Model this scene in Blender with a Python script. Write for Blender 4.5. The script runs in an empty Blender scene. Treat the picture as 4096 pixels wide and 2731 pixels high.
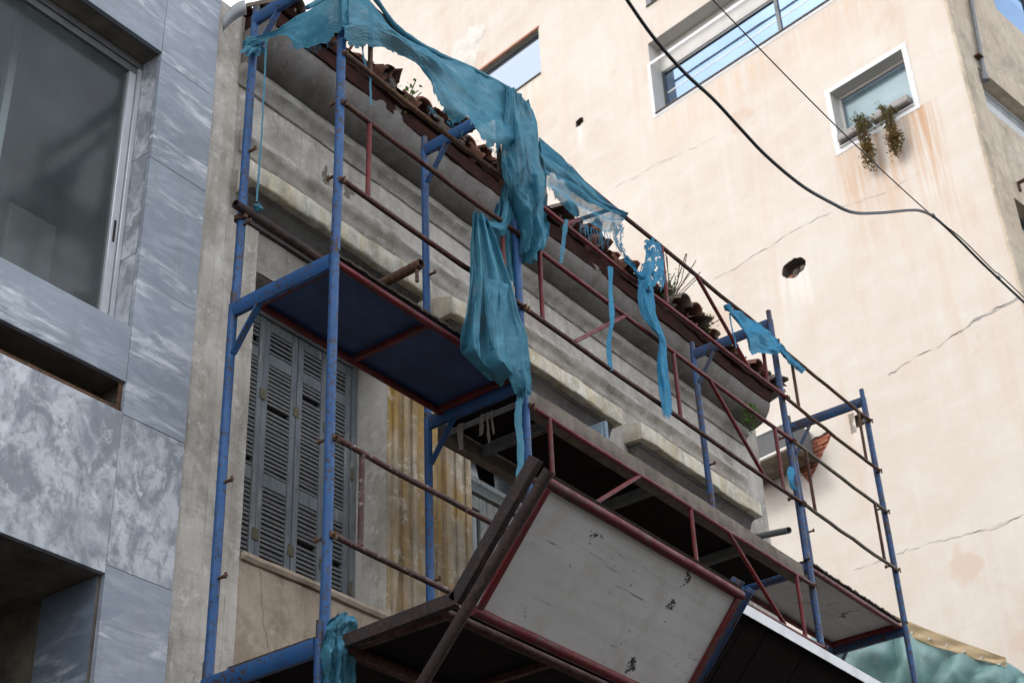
import bpy, bmesh, math, random
from mathutils import Vector, Matrix, noise as mnoise
R_ = math.radians
random.seed(7)
scene = bpy.context.scene
col = scene.collection

# ------------------------------------------------------------------ camera
# world: X along the facades (right), Y into the buildings, Z up; z=0 is the middle scaffold lift
CAM = Vector((-4.59855, -5.11957, -4.56250))
YAW, PITCH, ROLL, FPX = 0.62968316, 0.56832818, -0.04596546, 6302.8038
fwd = Vector((math.cos(YAW)*math.cos(PITCH), math.sin(YAW)*math.cos(PITCH), math.sin(PITCH)))
rgt0 = Vector((math.sin(YAW), -math.cos(YAW), 0)); up0 = rgt0.cross(fwd)
rgt = rgt0*math.cos(ROLL) + up0*math.sin(ROLL); upv = up0*math.cos(ROLL) - rgt0*math.sin(ROLL)
cd = bpy.data.cameras.new('camera'); cam = bpy.data.objects.new('camera', cd); col.objects.link(cam)
cd.sensor_width = 36.0; cd.lens = FPX/4096*36; cd.clip_start = 0.05; cd.clip_end = 600
mw = Matrix((rgt, upv, -fwd)).transposed().to_4x4(); mw.translation = CAM
cam.matrix_world = mw
cd.dof.use_dof = True; cd.dof.focus_distance = 8.4; cd.dof.aperture_fstop = 5.0
scene.camera = cam

# ------------------------------------------------------------------ world, sun, exposure
SUN_EL, SUN_AZ = R_(40), math.atan2(0.42, -0.80)      # towards the sun: over the marble building, along the street
sun_dir = Vector((math.cos(SUN_EL)*math.cos(SUN_AZ), math.cos(SUN_EL)*math.sin(SUN_AZ), math.sin(SUN_EL)))
world = bpy.data.worlds.new('World'); scene.world = world; world.use_nodes = True
wn, wl = world.node_tree.nodes, world.node_tree.links
for n in list(wn): wn.remove(n)
wo = wn.new('ShaderNodeOutputWorld'); bg = wn.new('ShaderNodeBackground'); sky = wn.new('ShaderNodeTexSky')
sky.sky_type = 'NISHITA'; sky.sun_disc = False; sky.sun_elevation = SUN_EL
sky.sun_rotation = math.pi/2 - SUN_AZ; sky.air_density = 1.0; sky.dust_density = 2.0
tc = wn.new('ShaderNodeTexCoord'); ns = wn.new('ShaderNodeTexNoise'); rp = wn.new('ShaderNodeValToRGB'); mx = wn.new('ShaderNodeMix')
ns.inputs['Scale'].default_value = 2.2; ns.inputs['Detail'].default_value = 6; ns.inputs['Roughness'].default_value = .55
rp.color_ramp.elements[0].position = .40; rp.color_ramp.elements[1].position = .58
rp.color_ramp.elements[0].color = (.2, .2, .2, 1)
mx.data_type = 'RGBA'; mx.inputs[7].default_value = (7.4, 7.5, 7.8, 1)     # bright thin overcast
wl.new(tc.outputs['Generated'], ns.inputs['Vector']); wl.new(ns.outputs['Fac'], rp.inputs['Fac'])
wl.new(rp.outputs['Color'], mx.inputs[0]); wl.new(sky.outputs['Color'], mx.inputs[6])
wl.new(mx.outputs[2], bg.inputs['Color']); bg.inputs['Strength'].default_value = .10
wl.new(bg.outputs['Background'], wo.inputs['Surface'])
sd = bpy.data.lights.new('sun', 'SUN'); sd.energy = 0.5; sd.angle = R_(14); sd.color = (1, .96, .90)
so = bpy.data.objects.new('sun', sd); col.objects.link(so); so.location = (0, 0, 30)
so.rotation_euler = sun_dir.to_track_quat('Z', 'Y').to_euler()
vs = scene.view_settings; vs.view_transform = 'Standard'; vs.look = 'None'; vs.gamma = 1; vs.exposure = 1.52
vs.use_curve_mapping = False

# ------------------------------------------------------------------ helpers
def at(x, y, ax, val):
    """point of the plane ax=val that shows at (x, y) of the 2352 px wide view of the photograph"""
    k = 4096/2352
    d = rgt*((x*k-2048)/FPX) - upv*((y*k-1365.5)/FPX) + fwd
    i = 'xyz'.index(ax)
    return CAM + d*((val-CAM[i])/d[i])
def jit(a): return random.uniform(-a, a)
LOC = {}
def link(o, parent=None):
    col.objects.link(o)
    if parent is not None: o.parent = parent
    return o
def tag(o, label, cat, group=None):
    o['label'] = label; o['category'] = cat
    if group: o['group'] = group
    return o
def thing(name, label, cat, loc=(0, 0, 0), group=None):
    o = bpy.data.objects.new(name, None); o.empty_display_size = .1
    o.location = loc; col.objects.link(o); LOC[o.name] = Vector(loc)
    return tag(o, label, cat, group)
def copy_tree(o, parent=None):
    c = o.copy(); col.objects.link(c); c.parent = parent
    for ch in list(o.children): copy_tree(ch, c)
    return c
class MB:
    """collects shapes into one mesh (world coordinates unless the parent sits elsewhere)"""
    def __init__(s): s.v, s.f, s.uv = [], [], None
    def add(s, vs, fs):
        b = len(s.v); s.v += [Vector(p) for p in vs]; s.f += [tuple(b+i for i in f) for f in fs]; return s
    def box(s, x0, x1, y0, y1, z0, z1):
        return s.add([(x0,y0,z0),(x1,y0,z0),(x1,y1,z0),(x0,y1,z0),(x0,y0,z1),(x1,y0,z1),(x1,y1,z1),(x0,y1,z1)],
                     [(0,3,2,1),(4,5,6,7),(0,1,5,4),(1,2,6,5),(2,3,7,6),(3,0,4,7)])
    def bar(s, a, b, w, h, up=(0, 0, 1)):
        a, b = Vector(a), Vector(b); d = (b-a).normalized(); u = Vector(up)
        sx = d.cross(u).normalized(); u = sx.cross(d).normalized()
        c = [sx*(w/2)*i + u*(h/2)*j for i, j in ((-1,-1),(1,-1),(1,1),(-1,1))]
        return s.add([a+q for q in c]+[b+q for q in c], [(3,2,1,0),(4,5,6,7),(0,1,5,4),(1,2,6,5),(2,3,7,6),(3,0,4,7)])
    def tube(s, pts, r, n=10, cap=True, rr=None):
        pts = [Vector(p) for p in pts]; m = len(pts); b = len(s.v); prev = None
        for i, p in enumerate(pts):
            d = (pts[min(i+1, m-1)] - pts[max(i-1, 0)]).normalized()
            if prev is None:
                ref = Vector((0, 0, 1)) if abs(d.z) < .9 else Vector((1, 0, 0)); a = d.cross(ref).normalized()
            else: a = (prev - d*prev.dot(d)).normalized()
            prev = a; c = d.cross(a); q = rr[i] if rr else r
            for j in range(n):
                t = 2*math.pi*j/n; s.v.append(p + a*(q*math.cos(t)) + c*(q*math.sin(t)))
        for i in range(m-1):
            for j in range(n):
                k = (j+1) % n; s.f.append((b+i*n+j, b+i*n+k, b+(i+1)*n+k, b+(i+1)*n+j))
        if cap:
            s.f.append(tuple(b+j for j in range(n-1, -1, -1))); s.f.append(tuple(b+(m-1)*n+j for j in range(n)))
        return s
    def open_pipe(s, a, b, r, wall=.004, n=14):
        """a tube with a visible hollow end"""
        a, b = Vector(a), Vector(b); s.tube([a, b], r, n, cap=False); d = (b-a).normalized()
        o = len(s.v); s.tube([a, b], r-wall, n, cap=False)
        s.f[-n:] = [tuple(reversed(f)) for f in s.f[-n:]]
        for e in (0, n):
            for j in range(n):
                k = (j+1) % n; s.f.append((o-2*n+e+j, o-2*n+e+k, o+e+k, o+e+j))
        return s
    def quad(s, a, b, c, d): return s.add([a, b, c, d], [(0, 1, 2, 3)])
    def build(s, name, mat, parent=None, smooth=False, top=None):
        me = bpy.data.meshes.new(name)
        off = Vector((0, 0, 0)); q = parent
        while q is not None:
            off += Vector(q.location); q = q.parent
        me.from_pydata([v-off for v in s.v], [], s.f); me.update()
        if mat: me.materials.append(mat)
        if smooth:
            for p in me.polygons: p.use_smooth = True
        if s.uv:
            l = me.uv_layers.new(name='UVMap')
            for p in me.polygons:
                for li in p.loop_indices: l.data[li].uv = s.uv[me.loops[li].vertex_index]
        o = bpy.data.objects.new(name, me)
        return link(o, parent)
def finish(o, bevel=0, seg=1, auto=True):
    """small real bevel, applied as a modifier, and smooth shading by angle"""
    if bevel:
        m = o.modifiers.new('bevel', 'BEVEL'); m.width = bevel; m.segments = seg; m.limit_method = 'ANGLE'; m.angle_limit = R_(40)
    if auto:
        me = o.data
        for p in me.polygons: p.use_smooth = True
        bm = bmesh.new(); bm.from_mesh(me)
        for e in bm.edges:
            e.smooth = len(e.link_faces) == 2 and e.calc_face_angle(0) < R_(38)
        bm.to_mesh(me); bm.free()
    return o
def tube_obj(name, pts, r, mat, parent, n=12):
    return finish(MB().tube(pts, r, n).build(name, mat, parent))
def fbm(x, y, z, o=4): return mnoise.fractal(Vector((x, y, z)), 1.0, 2.0, o)
def wall_grid(mb, plane, val, u0, u1, w0, w1, holes, flip=False):
    """sheet in plane 'x' or 'y' = val with rectangular openings (u0,u1,w0,w1) left out"""
    us = sorted({u0, u1} | {h[0] for h in holes} | {h[1] for h in holes}); ws = sorted({w0, w1} | {h[2] for h in holes} | {h[3] for h in holes})
    us = [u for u in us if u0 <= u <= u1]; ws = [w for w in ws if w0 <= w <= w1]
    P = (lambda u, w: (val, u, w)) if plane == 'x' else (lambda u, w: (u, val, w))
    for a, b in zip(us, us[1:]):
        for c, d in zip(ws, ws[1:]):
            m, n = (a+b)/2, (c+d)/2
            if any(h[0] < m < h[1] and h[2] < n < h[3] for h in holes): continue
            q = [P(a, c), P(b, c), P(b, d), P(a, d)]
            mb.quad(*(q[::-1] if flip else q))
    return mb
def profile_x(mb, prof, x0, x1, step=.12, rough=.0, seed=0, cap=True):
    """extrude a (y, z) profile along X in short steps with a little unevenness"""
    n = max(1, int(round((x1-x0)/step))); m = len(prof); b = len(mb.v)
    for i in range(n+1):
        x = x0 + (x1-x0)*i/n
        for j, (y, z) in enumerate(prof):
            dy = rough*mnoise.noise(Vector((x*2.1+seed, j*.35, 1.7))) + rough*.6*mnoise.noise(Vector((x*9+seed, j*.8, 4)))
            dz = rough*mnoise.noise(Vector((x*2.4+seed, j*.35, 9.1))) + rough*.6*mnoise.noise(Vector((x*8+seed, j*.8, 7)))
            mb.v.append(Vector((x, y+dy, z+dz)))
    for i in range(n):
        for j in range(m-1):
            mb.f.append((b+i*m+j, b+(i+1)*m+j, b+(i+1)*m+j+1, b+i*m+j+1))
    if cap:
        mb.f.append(tuple(b+j for j in range(m))); mb.f.append(tuple(b+n*m+j for j in range(m-1, -1, -1)))
    return mb
def catmull(p, t):
    n = len(p)-1; x = min(max(t*n, 0), n-1e-6); i = int(x); f = x-i
    a, b, c, d = p[max(i-1, 0)], p[i], p[i+1], p[min(i+2, n)]
    return .5*((2*b) + (c-a)*f + (2*a-5*b+4*c-d)*f*f + (3*b-a-3*c+d)*f*f*f)

# ------------------------------------------------------------------ materials
class MT:
    def __init__(s, name):
        s.m = bpy.data.materials.new(name); s.m.use_nodes = True; s.nt = s.m.node_tree
        for n in list(s.nt.nodes): s.nt.nodes.remove(n)
        s.out = s.nt.nodes.new('ShaderNodeOutputMaterial'); s.tc = s.nt.nodes.new('ShaderNodeTexCoord')
    def new(s, t, **kw):
        n = s.nt.nodes.new('ShaderNode'+t)
        for k, v in kw.items(): setattr(n, k, v)
        return n
    def put(s, sock, v):
        if v is None: return
        if hasattr(v, 'links') or isinstance(v, bpy.types.NodeSocket): s.nt.links.new(v, sock)
        elif isinstance(v, (tuple, list)) and len(v) == 3 and sock.type == 'RGBA': sock.default_value = (*v, 1)
        else: sock.default_value = v
    def vec(s, scale=(1, 1, 1), rot=(0, 0, 0), loc=(0, 0, 0), src='Object', rnd=0):
        mp = s.new('Mapping'); v = s.tc.outputs[src]
        if rnd:
            oi = s.new('ObjectInfo'); mu = s.new('Math', operation='MULTIPLY'); mu.inputs[1].default_value = rnd
            s.nt.links.new(oi.outputs['Random'], mu.inputs[0]); ad = s.new('VectorMath', operation='ADD')
            s.nt.links.new(v, ad.inputs[0]); s.nt.links.new(mu.outputs[0], ad.inputs[1]); v = ad.outputs[0]
        s.nt.links.new(v, mp.inputs['Vector'])
        mp.inputs['Scale'].default_value = scale; mp.inputs['Rotation'].default_value = rot; mp.inputs['Location'].default_value = loc
        return mp.outputs[0]
    def noise(s, scale, vec=None, detail=4, rough=.55, dist=0):
        n = s.new('TexNoise'); n.inputs['Scale'].default_value = scale; n.inputs['Detail'].default_value = detail
        n.inputs['Roughness'].default_value = rough; n.inputs['Distortion'].default_value = dist
        s.nt.links.new(vec if vec is not None else s.tc.outputs['Object'], n.inputs['Vector']); return n.outputs['Fac']
    def vor(s, scale, vec=None, feature='F1', rand=1):
        n = s.new('TexVoronoi', feature=feature); n.inputs['Scale'].default_value = scale; n.inputs['Randomness'].default_value = rand
        s.nt.links.new(vec if vec is not None else s.tc.outputs['Object'], n.inputs['Vector']); return n.outputs['Distance']
    def wave(s, scale, vec=None, dist=0, detail=2, axis='X', prof='SIN'):
        n = s.new('TexWave', wave_type='BANDS', bands_direction=axis, wave_profile=prof); n.inputs['Scale'].default_value = scale
        n.inputs['Distortion'].default_value = dist; n.inputs['Detail'].default_value = detail
        s.nt.links.new(vec if vec is not None else s.tc.outputs['Object'], n.inputs['Vector']); return n.outputs['Fac']
    def ramp(s, fac, stops):
        n = s.new('ValToRGB'); e = n.color_ramp.elements
        while len(e) < len(stops): e.new(.5)
        for el, (p, c) in zip(e, stops):
            el.position = p; el.color = (c, c, c, 1) if isinstance(c, (int, float)) else (*c, 1)
        s.put(n.inputs[0], fac); return n.outputs[0]
    def mix(s, fac, a, b, mode='MIX'):
        n = s.new('Mix', data_type='RGBA', blend_type=mode); s.put(n.inputs[0], fac); s.put(n.inputs[6], a); s.put(n.inputs[7], b)
        return n.outputs[2]
    def math(s, op, a, b=0.0):
        n = s.new('Math', operation=op); s.put(n.inputs[0], a); s.put(n.inputs[1], b); return n.outputs[0]
    def bump(s, h, strength=.3, dist=.01, nrm=None):
        n = s.new('Bump'); n.inputs['Strength'].default_value = strength; n.inputs['Distance'].default_value = dist
        s.put(n.inputs['Height'], h)
        if nrm is not None: s.put(n.inputs['Normal'], nrm)
        return n.outputs[0]
    def pbr(s, color, rough=.7, metal=0, spec=.5, nrm=None, coat=0, trans=0):
        n = s.new('BsdfPrincipled'); s.put(n.inputs['Base Color'], color); s.put(n.inputs['Roughness'], rough)
        s.put(n.inputs['Metallic'], metal); n.inputs['Specular IOR Level'].default_value = spec
        if nrm is not None: s.put(n.inputs['Normal'], nrm)
        n.inputs['Coat Weight'].default_value = coat
        s.nt.links.new(n.outputs[0], s.out.inputs[0]); s.bs = n; return s.m
    def surf(s, sh): s.nt.links.new(sh, s.out.inputs[0]); return s.m

def paint(name, base, dark, rust=(.062, .038, .028), chip=.63, pale=None, rough=.42, rnd=3.0, pt=.55, dirt=.3):
    t = MT(name); v = t.vec(rnd=rnd)
    c = t.mix(t.ramp(t.noise(5, v, 5, .6), [(.35, 0), (.7, 1)]), base, dark)
    if pale: c = t.mix(t.ramp(t.noise(28, v, 4, .7), [(pt, 0), (pt+.11, 1)]), c, pale)
    chips = t.ramp(t.math('ADD', t.noise(46, v, 5, .75), t.math('MULTIPLY', t.noise(4.1, v, 3), .30)), [(chip+.14, 0), (chip+.165, 1)])
    c = t.mix(chips, c, rust)
    c = t.mix(t.ramp(t.noise(9, v, 6, .7), [(.5, 0), (.85, dirt)]), c, (.06, .05, .045))
    r = t.ramp(t.noise(14, v, 3), [(.3, rough-.08), (.75, rough+.28)])
    nb = t.bump(t.math('SUBTRACT', t.noise(60, v, 3), t.math('MULTIPLY', chips, .8)), .35, .004)
    return t.pbr(c, r, 0, .38, nb)
M = {}
M['blue'] = paint('blue_paint', (.022, .102, .275), (.018, .075, .20), chip=.57, pale=(.28, .34, .42), pt=.67)
M['blue_old'] = paint('worn_blue_paint', (.022, .072, .185), (.022, .052, .12), chip=.52)
M['blue_mid'] = paint('faded_navy_paint', (.024, .092, .24), (.02, .06, .15), chip=.52)
M['red'] = paint('red_paint', (.165, .008, .011), (.105, .008, .009), chip=.56, rough=.45)
M['red_rust'] = paint('rusted_red_paint', (.075, .012, .012), (.042, .012, .010), rust=(.085, .038, .022), chip=.49, rough=.6)
M['red_pale'] = paint('flaking_red_paint', (.11, .035, .032), (.07, .03, .025), chip=.5, pale=(.36, .31, .29), rough=.6)
M['brown'] = paint('brown_steel', (.036, .023, .021), (.024, .018, .017), rust=(.075, .036, .022), chip=.56, rough=.68)
M['rust'] = paint('rusty_steel', (.085, .042, .025), (.045, .026, .018), rust=(.14, .07, .035), chip=.50, rough=.75)
M['alu_sheet'] = paint('pale_flashing_metal', (.42, .43, .43), (.34, .345, .35), rust=(.2, .18, .16), chip=.66, rough=.5)
M['grey_steel'] = paint('galvanised_steel', (.22, .23, .22), (.16, .165, .16), rust=(.12, .10, .08), chip=.6, rough=.5)
M['alu_white'] = paint('white_metal_sheet', (.78, .78, .78), (.7, .7, .69), rust=(.4, .38, .35), chip=.72, rough=.35)

def plaster(name, base, light, stain, grime, streak=.6, ochre=None, scale=1.0, bump=.5, crack=True):
    t = MT(name); v = t.vec()
    c = t.mix(t.ramp(t.noise(1.6*scale, v, 7, .62), [(.32, 0), (.66, 1)]), base, light)
    vs_ = t.vec(scale=(7*scale, 7*scale, .55*scale))
    c = t.mix(t.math('MULTIPLY', t.ramp(t.noise(1.0, vs_, 6, .65), [(.47, 0), (.74, 1)]), streak), c, stain)
    if ochre:
        vo = t.vec(scale=(8*scale, 8*scale, .7*scale), loc=(3, 1, 7))
        oc = t.math('MULTIPLY', t.ramp(t.noise(1.0, vo, 5, .6), [(.34, 0), (.54, 1)]), t.ramp(t.noise(2.6, t.vec(scale=(1, 1, .6), loc=(2, 8, 3)), 5, .6), [(.34, .25), (.52, 1)]))
        c = t.mix(oc, c, ochre)
        vo2 = t.vec(scale=(11*scale, 11*scale, .8*scale), loc=(9, 4, 2))
        c = t.mix(t.ramp(t.noise(1.0, vo2, 6, .7), [(.54, 0), (.66, .8)]), c, (.13, .10, .07))
    sp = t.ramp(t.noise(42*scale, v, 4, .7), [(.60, 0), (.74, 1)])
    c = t.mix(t.math('MULTIPLY', sp, .55), c, grime)
    c = t.mix(t.ramp(t.noise(3.7*scale, v, 9, .74), [(.45, 0), (.74, .8)]), c, grime)
    c = t.mix(t.ramp(t.noise(11*scale, t.vec(loc=(7, 3, 1)), 8, .72), [(.56, 0), (.62, .55)]), c, tuple(min(1, x*1.12) for x in light))
    vr = t.vec(scale=(24*scale, 24*scale, .9*scale), loc=(2, 5, 9)); c = t.mix(t.ramp(t.noise(1.0, vr, 6, .7), [(.56, 0), (.72, .6*streak)]), c, grime)
    h = t.math('ADD', t.noise(9*scale, v, 8, .7), t.math('MULTIPLY', t.noise(70*scale, v, 3), .35))
    return t.pbr(c, .9, 0, .25, t.bump(h, bump, .012))
M['plaster'] = plaster('old_grey_plaster', (.385, .35, .305), (.53, .50, .455), (.25, .205, .165), (.16, .135, .115))
M['plaster_dark'] = plaster('sooty_plaster', (.28, .255, .225), (.39, .365, .33), (.17, .145, .12), (.11, .095, .08))  # darker grey tone of the old plaster
M['cove_soot'] = plaster('sooted_cornice_plaster', (.155, .142, .13), (.215, .20, .185), (.105, .09, .08), (.085, .07, .06), streak=.6)  # darker tone again, for the cove
M['soot'] = plaster('black_soot_plaster', (.085, .077, .07), (.13, .12, .11), (.06, .052, .046), (.05, .042, .036))  # soot plus underside shade painted into the hood bed moulds
M['plaster_warm'] = plaster('warm_brown_plaster', (.37, .29, .215), (.47, .385, .295), (.23, .17, .12), (.15, .115, .085), streak=.6)
M['plaster_pale'] = plaster('pale_plaster', (.46, .42, .365), (.62, .585, .53), (.34, .275, .205), (.19, .16, .13), streak=.75)
M['plaster_ochre'] = plaster('ochre_stained_plaster', (.43, .38, .305), (.57, .52, .45), (.25, .20, .145), (.16, .13, .095), ochre=(.38, .235, .07), streak=.7)
M['hood_paint'] = plaster('yellowed_stone_paint', (.56, .50, .365), (.74, .71, .63), (.58, .45, .20), (.22, .18, .13), streak=.9, scale=1.6)

def tall_plaster():
    t = MT('cream_render'); v = t.vec()
    c = t.mix(t.ramp(t.noise(.45, v, 6, .6), [(.34, 0), (.62, 1)]), (.575, .495, .425), (.63, .57, .50))
    vd = t.vec(scale=(1, .8, 1.7), rot=(.3, 0, 0))
    c = t.mix(t.ramp(t.noise(1.7, vd, 8, .68, .3), [(.44, 0), (.70, .65)]), c, (.665, .62, .56))
    vs_ = t.vec(scale=(6, 6, .5)); c = t.mix(t.ramp(t.noise(1, vs_, 6, .68), [(.50, 0), (.76, .5)]), c, (.67, .635, .58))
    vs2 = t.vec(scale=(2.2, 2.2, .28), loc=(5, 2, 1)); c = t.mix(t.ramp(t.noise(1, vs2, 6, .62), [(.55, 0), (.75, .55)]), c, (.57, .43, .32))
    wv = t.new('VectorMath', operation='ADD'); nz = t.new('TexNoise'); nz.inputs['Scale'].default_value = 3.0; nz.inputs['Detail'].default_value = 4
    t.nt.links.new(v, nz.inputs['Vector']); sc_ = t.new('VectorMath', operation='SCALE'); sc_.inputs['Scale'].default_value = .55
    t.nt.links.new(nz.outputs['Color'], sc_.inputs[0]); t.nt.links.new(v, wv.inputs[0]); t.nt.links.new(sc_.outputs[0], wv.inputs[1])
    blot = t.ramp(t.vor(.55, wv.outputs[0]), [(.13, .75), (.17, 0)])
    c = t.mix(blot, c, (.58, .465, .375))
    c = t.mix(t.ramp(t.noise(24, v, 5, .7), [(.56, 0), (.8, .3)]), c, (.45, .39, .33))
    sx = t.new('SeparateXYZ'); t.nt.links.new(t.tc.outputs['Object'], sx.inputs[0])
    def band(sock, a0, a1, b0, b1):
        up_ = t.new('MapRange', interpolation_type='SMOOTHSTEP'); up_.inputs[1].default_value = a0; up_.inputs[2].default_value = a1; t.nt.links.new(sock, up_.inputs[0])
        dn_ = t.new('MapRange', interpolation_type='SMOOTHSTEP'); dn_.inputs[1].default_value = b0; dn_.inputs[2].default_value = b1; t.nt.links.new(sock, dn_.inputs[0])
        return t.math('MULTIPLY', up_.outputs[0], t.math('SUBTRACT', 1.0, dn_.outputs[0]))
    vr = t.vec(scale=(9, 9, .45), loc=(4, 4, 4)); run = t.ramp(t.noise(1, vr, 6, .7), [(.42, 0), (.62, 1)])
    for (u0, u1, z0, z1, colr, k) in STAINS:
        m = t.math('MULTIPLY', t.math('MULTIPLY', band(sx.outputs[1], u0-.12, u0+.08, u1-.08, u1+.12), band(sx.outputs[2], z0, z1-.2, z1-.02, z1+.02)), t.math('MULTIPLY', run, k))
        c = t.mix(m, c, colr)
    h = t.math('ADD', t.noise(1.8, vd, 8, .66), t.math('MULTIPLY', t.noise(34, v, 4), .25))
    return t.pbr(c, .92, 0, .2, t.bump(h, .18, .03))
STAINS = []
M['render_side'] = plaster('grey_cream_render', (.54, .44, .33), (.62, .54, .43), (.36, .29, .21), (.22, .19, .15), streak=.7, scale=.55)

def marble(name, base, light, dark, vein, mott=False):
    t = MT(name); v = t.vec(rnd=17.0)
    if mott:
        w = t.vec(rnd=17.0, scale=(1.0, 1, .75), rot=(0, R_(-35), 0))
        c = t.mix(t.ramp(t.noise(6.5, w, 9, .64, .55), [(.42, 0), (.56, 1)]), base, light)
        c = t.mix(t.ramp(t.noise(15, w, 8, .7, .7), [(.50, 0), (.63, .75)]), c, dark)
        c = t.mix(t.ramp(t.noise(10, w, 9, .68, .8), [(.56, 0), (.66, .9)]), c, vein)
        c = t.mix(t.ramp(t.noise(2.2, w, 4, .6, .3), [(.54, 0), (.70, .8)]), c, base)
    else:
        w = t.vec(rnd=17.0, rot=(0, R_(9), 0), scale=(1, 1, 3.0))
        c = t.mix(t.ramp(t.noise(1.5, w, 6, .6, .5), [(.32, 0), (.66, 1)]), dark, base)
        c = t.mix(t.ramp(t.noise(2.6, w, 8, .62, .7), [(.52, 0), (.72, .75)]), c, light)
        g = t.vec(rnd=17.0, rot=(0, R_(-38), 0), scale=(1, 1, 3.5))
        c = t.mix(t.ramp(t.noise(7, g, 7, .66, .4), [(.52, 0), (.72, .5)]), c, light)
        wv = t.vec(rnd=17.0, rot=(0, R_(7), 0), scale=(1, 1, 5))
        band = t.ramp(t.noise(1.1, wv, 3, .5, .6), [(.54, 0), (.62, 1)])
        f = t.ramp(t.noise(3.4, wv, 9, .66, .8), [(.46, 0), (.62, .9)])
        c = t.mix(t.math('MULTIPLY', band, f), c, vein)
    c = t.mix(t.ramp(t.noise(65, v, 4, .7), [(.64, 0), (.76, .5)]), c, (.30, .26, .22))
    c = t.mix(t.ramp(t.noise(1.7, t.vec(scale=(6, 6, .6)), 5), [(.55, 0), (.85, .35)]), c, (.22, .20, .185))
    r = t.ramp(t.noise(6, v, 5), [(.3, .42), (.7, .66)])
    return t.pbr(c, r, 0, .4, t.bump(t.noise(55, v, 4), .12, .004))
M['marble'] = marble('blue_grey_marble', (.315, .35, .40), (.445, .48, .53), (.24, .27, .315), (.64, .67, .70))
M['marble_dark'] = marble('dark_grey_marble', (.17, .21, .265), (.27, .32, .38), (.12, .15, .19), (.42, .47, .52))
M['marble_white'] = marble('mottled_white_marble', (.27, .295, .325), (.56, .58, .61), (.22, .235, .255), (.70, .72, .74), mott=True)
def simple(name, colr, rough=.7, metal=0, var=.35, scale=12, spec=.5, bump=.15, rnd=2.0, dark=None):
    t = MT(name); v = t.vec(rnd=rnd)
    d = dark or tuple(x*(1-var) for x in colr)
    c = t.mix(t.ramp(t.noise(scale, v, 6, .65), [(.3, 0), (.72, 1)]), d, colr)
    return t.pbr(c, rough, metal, spec, t.bump(t.noise(scale*5, v, 4), bump, .004) if bump else None)
M['alu'] = simple('brushed_aluminium', (.62, .64, .66), .38, .35, .12, 8, bump=.05)
M['alu_dark'] = simple('dark_bronze_aluminium', (.075, .09, .10), .45, .2, .2, 8, bump=.05)
M['alu_grey'] = simple('dull_grey_aluminium', (.20, .205, .21), .5, .3, .3, 10, bump=.05)
M['dark'] = simple('dark_interior', (.030, .026, .023), .95, 0, .4, 3)
M['room'] = simple('dim_room_paint', (.16, .155, .145), .9, 0, .4, 2)
M['curtain'] = simple('pale_curtain', (.30, .30, .28), .9, 0, .3, 5)
M['concrete'] = simple('dirty_concrete', (.17, .145, .12), .95, 0, .55, 7, bump=.6)
M['soffit'] = simple('stained_soffit', (.24, .20, .155), .95, 0, .65, 6, bump=.5)
M['deck_blue'] = simple('blue_deck_underside', (.028, .070, .20), .6, 0, .75, 5, dark=(.012, .028, .08))
M['deck_brown'] = simple('dark_brown_plywood', (.018, .0105, .0095), .85, 0, .5, 4, spec=.12)
M['wood_edge'] = simple('weathered_plywood_edge', (.075, .06, .045), .95, 0, .6, 30, bump=.8)
M['plank'] = simple('weathered_grey_plank', (.21, .175, .135), .95, 0, .5, 16, bump=.8)
M['tile'] = simple('old_clay_tile', (.25, .095, .055), .95, 0, .6, 9, bump=.8, dark=(.075, .045, .035), rnd=9)
M['tile_grey'] = simple('lichened_clay_tile', (.22, .17, .13), .95, 0, .6, 14, bump=.8, dark=(.08, .06, .05), rnd=9)
M['stone'] = simple('mortar_rubble', (.27, .235, .20), .95, 0, .6, 13, bump=1, dark=(.10, .085, .07), rnd=9)
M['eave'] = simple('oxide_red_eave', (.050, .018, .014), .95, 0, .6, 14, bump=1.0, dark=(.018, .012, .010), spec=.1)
M['brick'] = simple('red_brick', (.45, .165, .095), .95, 0, .4, 14, bump=.6, rnd=5)
M['mortar'] = simple('lime_mortar', (.45, .38, .32), .98, 0, .4, 20, bump=.7)
M['black_rubber'] = simple('black_cable_sheath', (.012, .012, .013), .5, 0, .3, 20)
M['white_trim'] = simple('white_painted_trim', (.74, .74, .74), .7, 0, .16, 3, bump=.3)
M['white_inner'] = simple('off_white_reveal', (.66, .64, .60), .8, 0, .14, 3, bump=.2)
M['crack'] = simple('crack_shadow_gap', (.14, .115, .09), 1, 0, .4, 20)
M['blister'] = simple('blistered_limewash', (.70, .665, .60), .95, 0, .25, 6, bump=1.0)
M['crack_grey'] = simple('crack_filler', (.42, .40, .37), 1, 0, .3, 9)
M['string'] = simple('blue_twine', (.025, .17, .22), .8, 0, .3, 40)
M['tan'] = simple('tan_canvas', (.55, .42, .25), .85, 0, .25, 5, bump=.3)
M['ac'] = simple('grey_metal_casing', (.15, .155, .16), .6, .1, .3, 5)
M['trough'] = simple('grey_plastic_trough', (.33, .31, .29), .7, 0, .3, 6)
M['ac_trim'] = simple('cream_plastic', (.66, .63, .57), .6, 0, .2, 5)
M['asphalt'] = simple('asphalt', (.05, .05, .052), .95, 0, .3, 3, bump=.5)
M['opposite'] = simple('dull_beige_render', (.27, .235, .19), .95, 0, .3, 1)
M['paving'] = simple('paving', (.085, .08, .075), .95, 0, .3, 3, bump=.4)
M['tape'] = simple('torn_masking_tape', (.33, .29, .24), .9, 0, .4, 18)
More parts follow.
